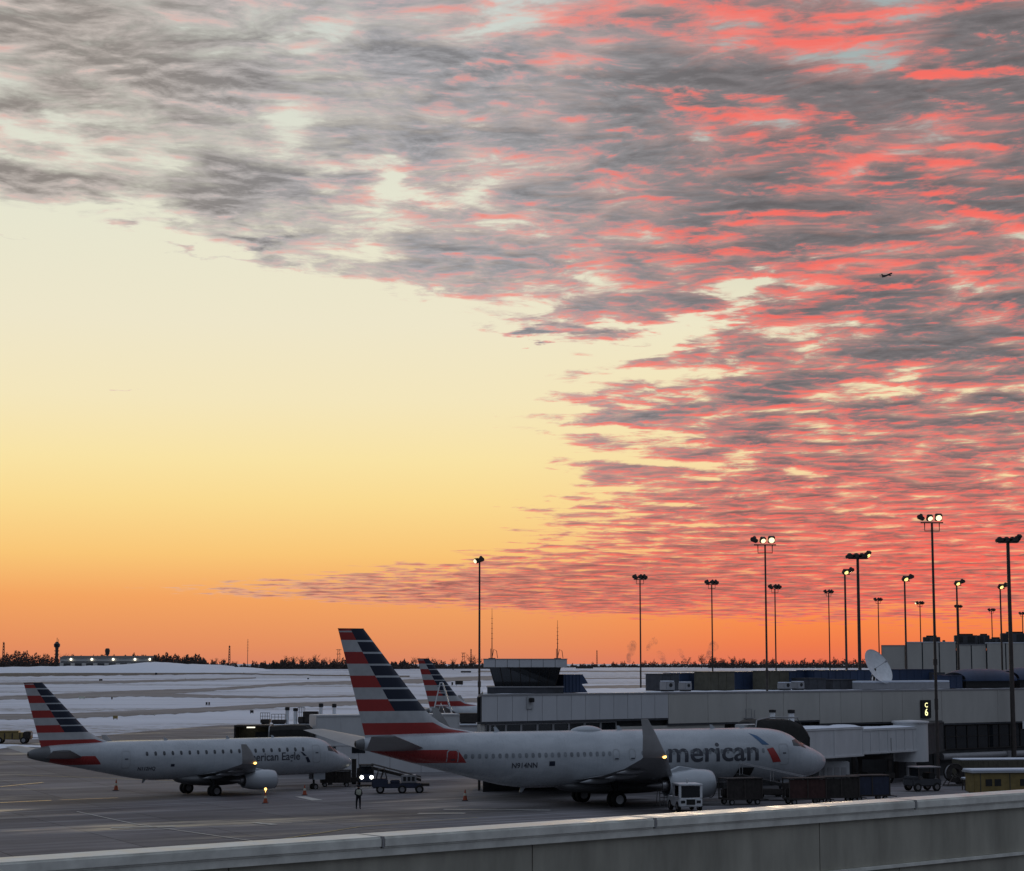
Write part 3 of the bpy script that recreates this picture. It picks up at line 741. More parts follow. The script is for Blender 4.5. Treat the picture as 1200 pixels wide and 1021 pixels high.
P7 = dict(tail_dark=37.5,win_mat=M['blind'],
 st=[(0, 2.74, 2.78, .02), (.06, 2.56, 2.95, .2), (.25, 2.3, 3.18, .46), (.6, 2.02, 3.42, .76), (1.2, 1.76, 3.72, 1.06), (2.0, 1.57, 4.06, 1.33), (2.7, 1.47, 4.42, 1.5), (3.4, 1.41, 4.86, 1.64), (4.4, 1.36, 5.17, 1.77), (5.6, 1.34, 5.31, 1.86), (7, 1.34, 5.35, 1.88),
     (24.5, 1.34, 5.35, 1.88), (26.5, 1.5, 5.35, 1.86), (29, 2.02, 5.35, 1.74), (32, 2.78, 5.34, 1.42), (35, 3.56, 5.28, .92), (37, 4.1, 5.1, .48), (37.8, 4.3, 4.95, .3), (38.05, 4.42, 4.85, .2)],
 skin=fuselage_mat('silver white jet skin with red tail stripe', 30.4, 37.0, 3.28, 4.2, .75, 1.55),
 fairing=(11.6, 23.4, 1.05, 1.95),
 fin_le=[(12.55, 37.55), (7.05, 33.05), (6.2, 32.1), (5.65, 31.0), (5.42, 29.9), (5.3, 28.4)], fin_te=[(12.55, 39.42), (5.1, 37.35)], row_top=12.55, row=.815, cap=.79, fin_root=5.0,
 wing=[(1.0, 13.0, 8.2, 1.85, .13), (2.0, 13.5, 7.7, 1.95, .125), (5.6, 15.6, 5.5, 2.4, .11), (11, 18.7, 3.5, 3.15, .1), (16.2, 21.75, 1.9, 4.05, .095), (16.9, 22.15, 1.75, 4.2, .09)],
 winglet=[(16.9, 22.15, 1.75, 4.2, .09, 0), (17.25, 22.45, 1.65, 4.36, .09, .3), (17.5, 22.75, 1.5, 4.7, .09, .75), (17.65, 23.3, 1.0, 5.6, .09, .9), (17.8, 24.0, .5, 6.65, .09, .92)], winglet_mat=M['winglet'],
 flap_fairings=[(3.9, 19.0, 2.05, 3.0, .24), (8.2, 19.6, 2.55, 2.6, .2), (11.6, 20.9, 3.05, 2.2, .17)],
 tailplane=[(.3, 32.9, 4.5, 4.2, .11), (1.0, 33.4, 4.2, 4.32, .1), (7.1, 37.8, 1.7, 5.4, .09)],
 engine=(12.9, 4.83, 1.58, .98, 3.6), flat=.12, gear=(19.4, 2.86, .565, .4), gear_top=2.1, nose_gear=(4.0, .34),
 doors=[(4.3, 5.2, 2.62, 4.2), (31.0, 31.85, 2.7, 4.2), (18.6, 19.15, 3.2, 4.05), (17.3, 17.85, 3.2, 4.05)],
 cockpit=[[(2.95, 3.95), (3.75, 4.02), (3.72, 4.42), (3.1, 4.5)], [(2.35, 3.78), (2.88, 3.92), (3.05, 4.46), (2.62, 4.2)]],
 nose_panes=[[(1.98, .05), (2.3, .78), (2.78, .72), (2.6, .05)], [(1.98, -.05), (2.3, -.78), (2.78, -.72), (2.6, -.05)]],
 windows=[(6.6, 17.0, .505, 3.72, .125, .17), (19.4, 30.6, .505, 3.72, .125, .17)])
PE = dict(tail_dark=29.4,win_mat=M['cabin'],
 st=[(0, 2.38, 2.42, .02), (.06, 2.24, 2.56, .17), (.3, 2.02, 2.82, .45), (.8, 1.8, 3.12, .76), (1.6, 1.62, 3.5, 1.05), (2.3, 1.53, 3.92, 1.22), (3.0, 1.47, 4.4, 1.34), (4.0, 1.44, 4.68, 1.44), (5.2, 1.43, 4.78, 1.5), (6.5, 1.43, 4.8, 1.505),
     (19.5, 1.43, 4.8, 1.505), (21.5, 1.62, 4.8, 1.47), (24, 2.1, 4.79, 1.3), (26.5, 2.62, 4.74, 1.02), (29, 3.12, 4.6, .66), (30.6, 3.46, 4.35, .36), (31.1, 3.62, 4.12, .18)],
 skin=fuselage_mat('silver white small jet skin with red tail stripe', 25.1, 30.2, 2.95, 3.68, .8, 1.6),
 fairing=(9.6, 18.2, 1.08, 1.6),
 fin_le=[(9.75, 30.05), (5.55, 25.75), (5.1, 25.0), (4.88, 24.2), (4.78, 23.0)], fin_te=[(9.75, 31.68), (4.25, 29.95)], row_top=9.75, row=.61, cap=.45, fin_root=4.3,
 wing=[(.8, 10.2, 6.0, 1.75, .13), (1.6, 10.6, 5.5, 1.85, .125), (4.3, 12.3, 3.9, 2.15, .11), (8.5, 14.6, 2.6, 2.65, .1), (12.2, 16.5, 1.5, 3.2, .095), (12.6, 16.75, 1.4, 3.28, .09)],
 winglet=[(12.6, 16.75, 1.4, 3.28, .09, 0), (12.85, 16.95, 1.3, 3.42, .09, .3), (13.0, 17.2, 1.15, 3.7, .09, .75), (13.1, 17.6, .85, 4.3, .09, .9), (13.2, 18.1, .5, 4.85, .09, .92)], winglet_mat=M['winglet'],
 flap_fairings=[(3.2, 14.6, 1.75, 2.2, .18), (6.2, 15.2, 2.15, 1.9, .15), (9.2, 16.0, 2.55, 1.6, .13)],
 tailplane=[(.2, 26.3, 3.4, 3.52, .11), (.8, 26.7, 3.2, 3.6, .1), (5.0, 29.6, 1.5, 4.35, .09)],
 engine=(10.4, 4.1, 1.38, .78, 3.0), flat=.05, gear=(15.3, 2.6, .5, .34), gear_top=1.9, nose_gear=(3.9, .3),
 doors=[(4.1, 4.95, 2.5, 4.1), (22.6, 23.4, 2.55, 4.05)],
 cockpit=[[(2.5, 3.42), (3.2, 3.55), (3.22, 3.92), (2.75, 3.98)], [(1.95, 3.22), (2.42, 3.4), (2.68, 3.96), (2.25, 3.72)]],
 nose_panes=[[(1.66, .05), (1.9, .62), (2.4, .58), (2.25, .05)], [(1.66, -.05), (1.9, -.62), (2.4, -.58), (2.25, -.05)]],
 windows=[(5.9, 21.6, .80, 3.74, .12, .18)])
for k in ('wing', 'winglet'): P7[k] = [(q[0], q[1] + .8) + tuple(q[2:]) for q in P7[k]]
P7['flap_fairings'] = [(a, b + .8, c, d, e) for a, b, c, d, e in P7['flap_fairings']]
TH7, THE = R(24.2), R(36.4)
J7 = airliner('jet_airliner', (23.95, 152.1, gz(9, 145)), TH7, P7, 'large silver jet with two tone winglet and big charcoal lettering, parked nearest the concourse', 'airliners parked on the apron')
JE = airliner('regional_jet', (-14.7, 181.6, gz(-27, 172)), THE, PE, 'smaller silver regional jet with American Eagle lettering, parked on the left', 'airliners parked on the apron')
# third airliner far behind, only its fin and back in sight
third = copy_tree(J7.root)
tag(third, 'far jet of which only the striped fin and white back show, behind the big tail', 'airliner')
third.location = (-13.6 + 38.5 * math.cos(TH7), 302 + 38.5 * math.sin(TH7), -1.6)
# big jet: titles, emblem, dome, registration
J7.text('American', 16.35, 3.03, 2.02, M['text'], bold=.035, sx=1.2)
def emblem(J, x, z, k, mats, parent=None):
    b = MB(); J.patch([(x + 1.75 * k, z + 1.95 * k), (x + 1.15 * k, z + 1.75 * k), (x + .35 * k, z + 1.08 * k), (x + .95 * k, z + 1.1 * k)], 'emblem', mats[0], .014, 6)
    J.patch([(x + .62 * k, z + .78 * k), (x + .05 * k, z + .88 * k), (x - .62 * k, z - .18 * k), (x + .1 * k, z - .22 * k)], 'emblem', mats[1], .014, 6)
    J.patch([(x + .72 * k, z + 1.02 * k), (x + .3 * k, z + 1.04 * k), (x + .04 * k, z + .9 * k), (x + .55 * k, z + .84 * k)], 'emblem', M['stripe_grey'], .014, 4)
emblem(J7, 5.65, 3.05, 1.0, (M['blue'], M['red']))
J7.text('N914NN', 27.1, 2.85, .52, M['text'], bold=.012)
J7.patch([(24.2, 2.95), (23.75, 2.95), (23.75, 3.28), (24.2, 3.28)], 'flag_decal', M['navy'], .014, 2)
rr = []
for i in range(13):
    k = i / 12; x = 21.7 - 2.7 * k; e = math.sin(math.pi * k) ** .6 if 0 < k < 1 else .03
    rr.append([(-x, .55 * e * math.cos(q), 5.28 + .4 * e * max(-.2, math.sin(q))) for q in [2 * math.pi * j / 16 for j in range(16)]])
MB().loft(rr, True, True, True).build('antenna_dome', M['white'], J7.root, smooth=50)
for xa, h in ((27.2, .35), (17.4, .32), (9.6, .3), (7.0, .16)): blade(J7, xa, h, .4)
for xa in (10.5, 25.2): blade(J7, xa, .35, .4, False)
J7.patch([(8.9, 1.62), (7.5, 1.62), (7.3, 2.5), (8.6, 2.5)], 'cargo_opening', M['dark'], .012, 6)
J7.outline(7.35, 8.75, 1.6, 2.55, .06, 'cargo_door', M['seam'])
JE.text('American Eagle', 12.05, 2.84, .98, M['text'], bold=.014, sx=.95)
emblem(JE, 5.42, 2.66, .46, (M['navy'], M['navy']))
JE.text('N112HQ', 21.9, 2.35, .42, M['text'], bold=.012)
JE.patch([(18.9, 2.6), (18.55, 2.6), (18.55, 2.82), (18.9, 2.82)], 'flag_decal', M['navy'], .014, 2)
for xa, h in ((18.5, .26), (12.5, .28), (8.0, .22)): blade(JE, xa, h, .32)
for xa in (9.5, 20.5): blade(JE, xa, .3, .3, False)

# ---------------------------------------------------------------- concourse
CA = Vector(((565 - 600) / 2300 * 150, 150.0)); CB = Vector(((1212 - 600) / 2300 * 189, 189.0))
CU = (CB - CA).normalized(); CN = Vector((-CU.y, CU.x)); CANG = math.atan2(CU.y, CU.x)   # along the wall, into the building
def cs(px, b=0.0):
    """distance along the concourse wall (b metres behind its face) where photograph column px meets it"""
    t = (px - 600) / FPX * math.sqrt(1)
    d = px_dir(px, 800); k = d.x / d.y
    o = CA + CN * b
    return (k * o.y - o.x) / (CU.x - k * CU.y)
def cpt(s, b, z): q = CA + CU * s + CN * b; return Vector((q.x, q.y, z))
def cz(px, py, b=0.0):
    s = cs(px, b); q = CA + CU * s + CN * b
    return at_depth(px, py, q.y).z
CM = Matrix.Translation((CA.x, CA.y, 0)) @ Matrix.Rotation(CANG, 4, 'Z')     # local x along wall, y into building
ROOF = 7.85
con = empty('concourse', (CA.x, CA.y, 0), CANG, 'long grey panelled concourse behind the big jet, dark glass below its upper band', 'terminal building')
S0, S1 = 0.0, cs(1290)
secs = [(565, 783, 5.78, M['wall_pale'], 18.4), (783, 960, 5.32, M['wall'], 42), (960, 1103, 5.02, M['wall'], 27), (1103, 1290, 4.75, M['wall'], 60)]
def panels(s0, s1, z0, z1, pitch, mat, name, parent, y0=0.0, th=.25, gap=.035, rows=1):
    mb = MB(); n = max(1, round((s1 - s0) / pitch)); w = (s1 - s0) / n
    for r in range(rows):
        za, zb_ = z0 + (z1 - z0) * r / rows, z0 + (z1 - z0) * (r + 1) / rows
        for i in range(n):
            mb.box(s0 + i * w + gap / 2, s0 + (i + 1) * w - gap / 2, y0, y0 + .12, za + (gap / 2 if r else 0), zb_)
    mb.box(s0 + .01, s1 - .01, y0 + .07, y0 + th, z0 + .01, z1 - .01, 1)
    return mb.build(name, [mat, M['darkroof']], parent)
for i, (p0, p1, zb, mat, pw) in enumerate(secs):
    a, b = cs(p0), cs(p1) if i < 3 else S1
    panels(a, b - .004, zb, ROOF - .14, (cs(p0 + pw) - cs(p0)), mat, 'upper_wall', con)
    MB().box(a, b - .004, -.04, .5, ROOF - .14, ROOF).build('roof_edge', M['trim'], con)
    MB().box(a, b - .004, .02, .62, zb - .16, zb - .002).build('soffit', M['darkroof'], con)
rf = MB(); rng = random.Random(3)
NS, NB = 60, 14
vs = [(max(S0, cs(566, .5 + 24 * j / NB)) + (S1 - max(S0, cs(566, .5 + 24 * j / NB))) * i / NS, .5 + 24 * j / NB, ROOF - .06 + (.07 * rng.random() if 0 < j else 0)) for i in range(NS + 1) for j in range(NB + 1)]
rf.add(vs, [(i * (NB + 1) + j, (i + 1) * (NB + 1) + j, (i + 1) * (NB + 1) + j + 1, i * (NB + 1) + j + 1) for i in range(NS) for j in range(NB)])
rf.build('snowy_roof', M['snow'], con, smooth=True)
MB().prism([(S0, .62, 3.6), (S1, .62, 3.6), (S1, 24.4, 3.6), (cs(566, 24.4), 24.4, 3.6)], (0, 0, ROOF - 3.8)).build('inner_block', M['wall_dark'], con)
MB().prism([(cs(566, 14), 14, -.6), (cs(850), 14, -.6), (cs(850), .62, -.6), (S1, .62, -.6), (S1, 24.2, -.6), (cs(566, 24.2), 24.2, -.6)], (0, 0, 4.19)).build('ground_floor', M['wall_dark'], con)
# lower storey: left windows, blank bay, dark recess, right curtain glass
lw = MB(); lw.box(S0, cs(570), .2, .6, 3.5, 5.6)
lw.box(cs(724), cs(850), .16, .6, 3.5, 5.16); lw.build('lower_wall', M['wall'], con)
MB().box(cs(570), cs(724) - .01, .22, .6, 3.5, 4.0).build('lower_wall', M['wall'], con)
wpx = [570.5, 576, 582, 594.6, 612.5, 631.5, 650, 668.3, 686.7, 705.4, 724]
for a, b in zip(wpx, wpx[1:]):
    a, b = cs(a), cs(b)
    f = MB()
    f.box(a + .005, a + .09, .18, .32, 4.0, 5.6).box(b - .09, b - .005, .18, .32, 4.0, 5.6).box(a + .09, b - .09, .18, .32, 4.0, 4.09).box(a + .09, b - .09, .18, .32, 5.51, 5.6)
    fo = f.build('window', M['trim'], con)
    MB().box(a + .09, b - .09, .24, .27, 4.09, 5.51).build('pane', M['glass'], fo)
a = cs(1095); step = cs(1108) - a; k = 0
while a + step < S1:
    f = MB()
    f.box(a, a + .07, .16, .34, 2.35, 4.55).box(a + .07, a + step, .16, .34, 4.48, 4.55).box(a + .07, a + step, .16, .34, 2.35, 2.43).box(a + .07, a + step, .2, .3, 3.5, 3.55)
    fo = f.build('window', M['gse_dark'], con)
    MB().box(a + .07, a + step, .24, .27, 2.43, 4.48).build('pane', M['glass'], fo); a += step; k += 1
MB().box(cs(850) + .01, cs(1095) - .01, .4, .6, -.6, 4.8).build('recess_wall', M['wall_dark'], con)
MB().box(cs(1095), S1, .3, .6, -.6, 2.34).build('base_wall', M['wall_dark'], con)
MB().tube([(cs(1100), -.15, 1.75), (S1, -.15, 1.75)], .3, 14).build('duct', M['trim'], con, smooth=40)
MB().box(cs(1174), cs(1179), -.5, .1, 1.35, 2.05).build('duct_box', M['trim'], con)
for p in (858, 905, 950, 1000, 1050):
    MB().box(cs(p), cs(p) + .35, .25, .41, -.6, 5.0).build('column', M['gse_dark'], con)
# gate sign
def on_wall(name, px0, px1, py0, py1, d, mat, label, cat, group=None, out=.0):
    """a thing on the concourse face, its root at its own lower middle"""
    a, b = cs(px0), cs(px1); z0, z1 = cz((px0 + px1) / 2, py1), cz((px0 + px1) / 2, py0)
    r = empty(name, cpt((a + b) / 2, -out, z0), CANG, label, cat, group); w = (b - a) / 2
    return r, w, z1 - z0
r, w, h = on_wall('gate_sign', 1077.5, 1089, 820.5, 841.5, .2, None, 'tall black gate sign with glowing C above 6 on the grey wall', 'sign')
MB().box(-w, w, -.16, -.004, 0, h, bev=.02).build('sign_box', M['dark'], r)
sign_text('C', h * .36, M['sign_lit'], (0, -.168, h * .60), (1, 0, 0), (0, 0, 1), r, bold=.012)
sign_text('6', h * .54, M['sign_lit'], (0, -.168, h * .14), (1, 0, 0), (0, 0, 1), r, bold=.014)
r, w, h = on_wall('wall_sign', 1196.5, 1207, 845, 854, .1, None, 'small white sign with a dark letter at the right edge of the dark glass', 'sign')
MB().box(-w, w, -.06, 0, 0, h).build('sign_board', M['gse_white'], r)
sign_text('F', h * .85, M['navy'], (-w * .45, -.066, h * .2), (1, 0, 0), (0, 0, 1), r, bold=.01)
r, w, h = on_wall('wall_lamp', 616.5, 624, 816.5, 831, .1, None, 'boxy wall floodlight with a dark visor below the control tower', 'lamp')
MB().box(-w, w, -.12, -.004, 0, h, bev=.02).build('backplate', M['stripe_grey'], r)
MB().box(-w * .5, w * .5, -.5, -.12, h * .55, h * .9, bev=.04).build('lamp_head', M['dark'], r)
r, w, h = on_wall('roof_ladder', 871, 882, 831, 842, .1, None, 'small grey hooped ladder fixed to the concourse wall', 'ladder')
MB().tube([(-w, -.25, 0), (-w, -.25, h), (w * .2, -.25, h), (w * .2, -.25, 0)], .035, 6).tube([(w * .9, -.25, 0), (w * .9, -.25, h * .9)], .035, 6).box(-w, w, -.27, 0, .0, .06).build('frame', M['trim'], r)

# ---------------------------------------------------------------- ramp control tower on the roof
TWY = CA.y + 5.2
tw = empty('control_tower', (at_depth(615.5, 800, TWY).x, TWY, ROOF), 0, 'low ramp control tower with leaning dark windows and white roof', 'control tower')
hw = (at_depth(664.5, 800, TWY).x - at_depth(566.5, 800, TWY).x) / 2 - .35; zt, zf, zw = [at_depth(615, q, TWY).z - ROOF for q in (772, 782, 804.5)]
def ring(h, e, y0=-.1, y1=5.2): return [(-hw + e, y0 + e, h), (hw - e, y0 + e, h), (hw - e, y1 - e, h), (-hw + e, y1 - e, h)]
MB().loft([ring(-.02, -.05), ring(zw - .08, -.05)], True, True, True).build('base', M['darkroof'], tw)
MB().loft([ring(zw - .08, -.12), ring(zw, -.12)], True, True, True).build('ledge', M['trim'], tw)
MB().loft([ring(zw, .55), ring(zf, .12)], True, True, True).build('window_band', M['glass'], tw)
mu = MB()
for i in range(8):
    k = i / 7; xb, xt = -hw + .57 + (2 * hw - 1.14) * k, -hw + .14 + (2 * hw - .28) * k
    mu.tube([(xb, .43, zw), (xt, .0, zf)], .035, 6)
    mu.tube([(xb, 4.67, zw), (xt, 5.1, zf)], .035, 6)
mu.build('mullions', M['gse_dark'], tw)
panels(-hw - .35, hw + .35, zf, zt - .06, (2 * hw + .7) / 7, M['wall_pale'], 'roof_fascia', tw, -.42, .3)
MB().box(-hw - .35, hw + .35, -.1, 5.6, zf + .01, zt - .07).build('roof', M['darkroof'], tw)
MB().box(-hw - .38, hw + .38, -.45, 5.63, zt - .06, zt).build('roof_edge', M['trim'], tw)
ax = empty('roof_annex', cpt((cs(657, 3) + cs(683, 3)) / 2, 3, ROOF), CANG, 'dark blue roof screen with sawtooth edge beside the control tower', 'roof screen')
w = (cs(683, 3) - cs(657, 3)) / 2; h = cz(670, 790.5, 3) - ROOF
MB().prism([(-w + .3, 0, 0), (w + .5, 0, 0), (w - .1, 0, h * .46), (w + .55, 0, h * .5), (w, 0, h * .98), (w, 0, h), (-w + .3, 0, h)], (0, 3.4, 0)).build('screen', M['bluepanel'], ax)
for i in range(5):
    MB().box(-w + .5 + i * .36, -w + .54 + i * .36, -.04, 0, .05, h - .05).build('rib', M['bluepanel'], ax)
def whip(px, py0, b, zb, label):
    z1 = cz(px, py0, b)
    r = empty('antenna_mast', cpt(cs(px, b), b, zb), CANG, label, 'antenna'); h = z1 - zb
    MB().tube([(0, 0, 0), (0, 0, h * .45), (0, 0, h)], [.045, .03, .012], 6).build('whip', M['pole'], r)
    MB().tube([(0, 0, .05), (.18, 0, .75), (.45, 0, .62), (.55, 0, .05)], .025, 6).tube([(-.12, 0, 0), (-.12, 0, .8)], .025, 6).box(-.2, .2, -.2, .2, 0, .06).build('bracket', M['pole'], r)
    for k in range(5): MB().tube([(-.1, 0, h * (.4 + k * .1)), (.1, 0, h * (.4 + k * .1))], .012, 4).build('rung', M['pole'], r)
whip(576.5, 713, 5, ROOF + zt, 'thin whip antenna at the left end of the control tower roof')
whip(653.5, 727, 3, ROOF + zt, 'shorter whip antenna at the right end of the control tower roof')

# ---------------------------------------------------------------- roof plant
def roof_box(name, p0, p1, py, b, mat, label, cat, depth=2.2, group=None, ribs=True, zb=ROOF):
    a, c = cs(p0, b), cs(p1, b); h = cz((p0 + p1) / 2, py, b) - zb
    r = empty(name, cpt((a + c) / 2, b, zb), CANG, label, cat, group); w = (c - a) / 2
    MB().box(-w, w, 0, depth, .0, h, bev=.03).build('casing', mat, r)
    if ribs:
        n = max(2, int(2 * w / .9)); mb = MB()
        for i in range(1, n): mb.box(-w + 2 * w * i / n - .03, -w + 2 * w * i / n + .03, -.03, 0, .08, h - .06)
        mb.build('ribs', mat, r); MB().box(-w - .05, w + .05, -.05, depth + .05, h, h + .06).build('cap', mat, r)
    return r, w, h
G = 'plant and screens along the concourse roof'
roof_box('roof_screen', 797, 831, 789.5, 9, M['bluepanel'], 'short blue roof screen at the left end of the roof plant', 'roof screen', group=G)
roof_box('roof_screen', 862, 899, 788, 9, M['bluepanel'], 'blue roof screen left of the twin lamp mast', 'roof screen', group=G)
roof_box('roof_screen', 925, 952, 787, 9, M['bluepanel'], 'narrow blue roof screen right of the twin lamp mast', 'roof screen', group=G)
roof_box('roof_screen', 954, 1022, 786, 8, M['bluepanel'], 'longest blue roof screen, left of the satellite dish', 'roof screen', group=G)
roof_box('roof_screen', 1046, 1097, 785, 9, M['bluepanel'], 'blue roof screen right of the satellite dish', 'roof screen', group=G)
roof_box('roof_screen', 1114, 1128, 792, 3, M['bluepanel'], 'small blue roof box left of the rounded canopy', 'roof screen', group=G)
roof_box('air_handler', 776, 796, 790.5, 6, M['darkroof'], 'black roof unit at the left end with snow in front', 'roof unit', group=G)
roof_box('air_handler', 833, 861, 788, 6, M['olive'], 'dull brown roof unit beside the third slim mast', 'roof unit', group=G)
roof_box('air_handler', 902, 925, 787, 6, M['olive'], 'dull olive roof unit behind the twin lamp mast', 'roof unit', group=G)
roof_box('air_handler', 948, 968, 795.5, 4, M['darkroof'], 'low dark roof unit in front of the longest blue screen', 'roof unit', group=G)
roof_box('air_handler', 976, 1003, 797, 4, M['darkroof'], 'long low black roof unit left of the satellite dish', 'roof unit', group=G)
roof_box('air_handler', 1098, 1108, 788, 8, M['darkroof'], 'small round edged dark roof unit behind the tall lit mast', 'roof unit', group=G, ribs=False)
def condenser(p0, p1, py, b, label):
    a, c = cs(p0, b), cs(p1, b); h = cz((p0 + p1) / 2, py, b) - ROOF
    r = empty('condenser', cpt((a + c) / 2, b, ROOF), CANG, label, 'roof unit', G); w = (c - a) / 2
    MB().box(-w, w, 0, .9, .12, h, bev=.04).build('casing', M['trim'], r)
    MB().lathe([(0, w * .35), (.05, w * .35)], (0, -.05, .12 + h * .5), (0, 1, 0), 16, cap0=True).build('fan_grille', M['dark'], r)
    MB().box(-w * .8, w * .8, .05, .85, 0, .12).build('feet', M['dark'], r)
    MB().box(-w * .95, w * .95, .03, .87, h, h + .08, bev=.03).build('snow_cap', M['snow'], r)
condenser(781, 791, 799, 3, 'small snow capped roof unit in front of the black box')
condenser(803, 811, 800, 3, 'snow capped roof unit left of the first blue screen middle')
condenser(919, 928, 800.5, 3, 'snow capped roof unit below the olive box')
condenser(935, 943, 799.5, 3, 'snow capped roof unit left of the low dark unit')
sb = roof_box('snow_ledge', 1010, 1113, 800, 2, M['trim'], 'low roof kerb covered with snow below the satellite dish', 'kerb', 1.2, ribs=False)
MB().box(-sb[1], sb[1], -.03, 1.25, sb[2], sb[2] + .18, bev=.06).build('snow_cap', M['snow'], sb[0])
def canopy(p0, p1, py, b, label):
    a, c = cs(p0, b), cs(p1, b); h = cz((p0 + p1) / 2, py, b) - ROOF
    r = empty('roof_canopy', cpt((a + c) / 2, b, ROOF), CANG, label, 'roof canopy', 'rounded canopies on the roof'); w = (c - a) / 2; hb = h * .44
    MB().box(-w + .5, w - .3, .2, 2.4, 0, hb).build('base', M['dark'], r)
    rings = []
    for i in range(11):
        k = -1 + 2 * i / 10; e = 1 - abs(k) ** 5 * .32
        rings.append([(k * w, 1.3 + 1.5 * math.cos(q), hb + (h - hb) * e * math.sin(q)) for q in [math.pi * j / 10 for j in range(11)]])
    MB().loft(rings, False).build('hood', M['bluepanel'], r, smooth=40)
    MB().box(-w, -w + .12, -.2, 2.8, hb - .12, hb).box(w - .12, w, -.2, 2.8, hb - .12, hb).box(-w + .12, w - .12, -.2, -.08, hb - .12, hb).build('rim', M['bluepanel'], r)
canopy(1130, 1190, 784, 3, 'long rounded blue roof canopy over a black base at the right')
canopy(1193, 1255, 782, 3, 'rounded blue roof canopy cut by the right edge of the photo')
# satellite dish
dp = cpt(cs(1024, 3), 3, ROOF)
ds = empty('satellite_dish', dp, 0, 'large white satellite dish tilted to the right on the concourse roof', 'satellite dish')
dc = at_depth(1029.5, 781, dp.y) - dp; axd = Vector((.62, -.62, .48)).normalized()
D_R = 1.75
MB().lathe([(.46 * (1 - q * q) * -1 + 0, D_R * q) for q in (.02, .2, .4, .6, .8, .95, 1)] + [(.03, D_R), (-.02, D_R * .97)] , dc, axd, 32).build('reflector', M['gse_white'], ds, smooth=40)
MB().tube([dc + axd * .9, dc - axd * .4], .022, 6).lathe([(0, .1), (.25, .07)], dc + axd * .85, axd, 10, cap0=True, cap1=True).build('feed_horn', M['trim'], ds)
MB().tube([(0, 0, 0), (0, 0, .7), dc - axd * .45], [.14, .12, .12], 8).tube([(-.6, .2, 0), dc - axd * .45], .05, 6).tube([(.6, .5, 0), dc - axd * .45], .05, 6).box(-.5, .5, -.4, .6, 0, .1).build('mount', M['pole'], ds)

# ---------------------------------------------------------------- higher building behind
HB = 262.0; ang = R(-11)
def hx(px): return at_depth(px, 780, HB).x
def hz(py, Y=HB): return at_depth(1100, py, Y).z
hb = empty('rear_hall', (hx(1033), HB, 0), ang, 'taller pale grey hall with ribbed walls behind the concourse roof', 'terminal building')
HL = (hx(1260) - hx(1033)) / math.cos(ang)
for i, (a, b, py) in enumerate(((0, .12, 757), (.12, .372, 753.5), (.372, .52, 757), (.52, .8, 755), (.8, 1, 754))):
    z1 = hz(py, HB + (a + b) / 2 * HL * math.sin(ang)) + (a + b) * .1
    panels(HL * a + .01, HL * b - .01, -1, z1, 2.4, M['wall'], 'hall_wall', hb, 0 if i % 2 else .25, .6, .16)
    MB().box(HL * a + .01, HL * b - .01, -.05 if i % 2 else .2, 8, z1, z1 + .1).build('roof_edge', M['snow'] if i in (1, 3) else M['trim'], hb)
MB().box(.02, HL - .02, .9, 30, -1, 11.9).build('hall_core', M['wall_dark'], hb)
def hall_unit(p0, p1, py, label, Y=None):
    k = ((p0 + p1) / 2 - 1033) / (1260 - 1033); yy = HB + k * HL * math.sin(ang) + 5
    x0, x1 = at_depth(p0, 760, yy).x, at_depth(p1, 760, yy).x; z0 = 12.25; z1 = at_depth(1100, py, yy).z
    r = empty('rooftop_unit', ((x0 + x1) / 2, yy, z0), ang, label, 'roof unit', 'units on the rear hall roof'); w = (x1 - x0) / 2
    MB().box(-w, w, 0, 3, 0, z1 - z0, bev=.05).build('casing', M['darkroof'], r)
    mb = MB(); n = max(2, int(w))
    for i in range(n): mb.box(-w + .2 + 2 * w * i / n, -w + .2 + 2 * w * (i + .6) / n, -.05, 0, (z1 - z0) * .45, (z1 - z0) * .9)
    mb.build('louvre', M['dark'], r); MB().box(-w * .6, w * .6, .6, 2.4, z1 - z0, z1 - z0 + .2).build('fan_deck', M['dark'], r)
hall_unit(1082, 1102, 746.5, 'small dark unit on the hall roof behind the tall lit mast')
hall_unit(1104, 1109, 752, 'tiny dark vent box on the hall roof')
hall_unit(1119, 1146, 744.5, 'wide grey unit on the hall roof left of the middle')
hall_unit(1147, 1160, 744.5, 'dark square unit right against the wide grey unit')
hall_unit(1160, 1175, 748.5, 'low dark unit between the two big hall roof units')
hall_unit(1174, 1206, 742, 'largest dark unit on the hall roof at the right edge')

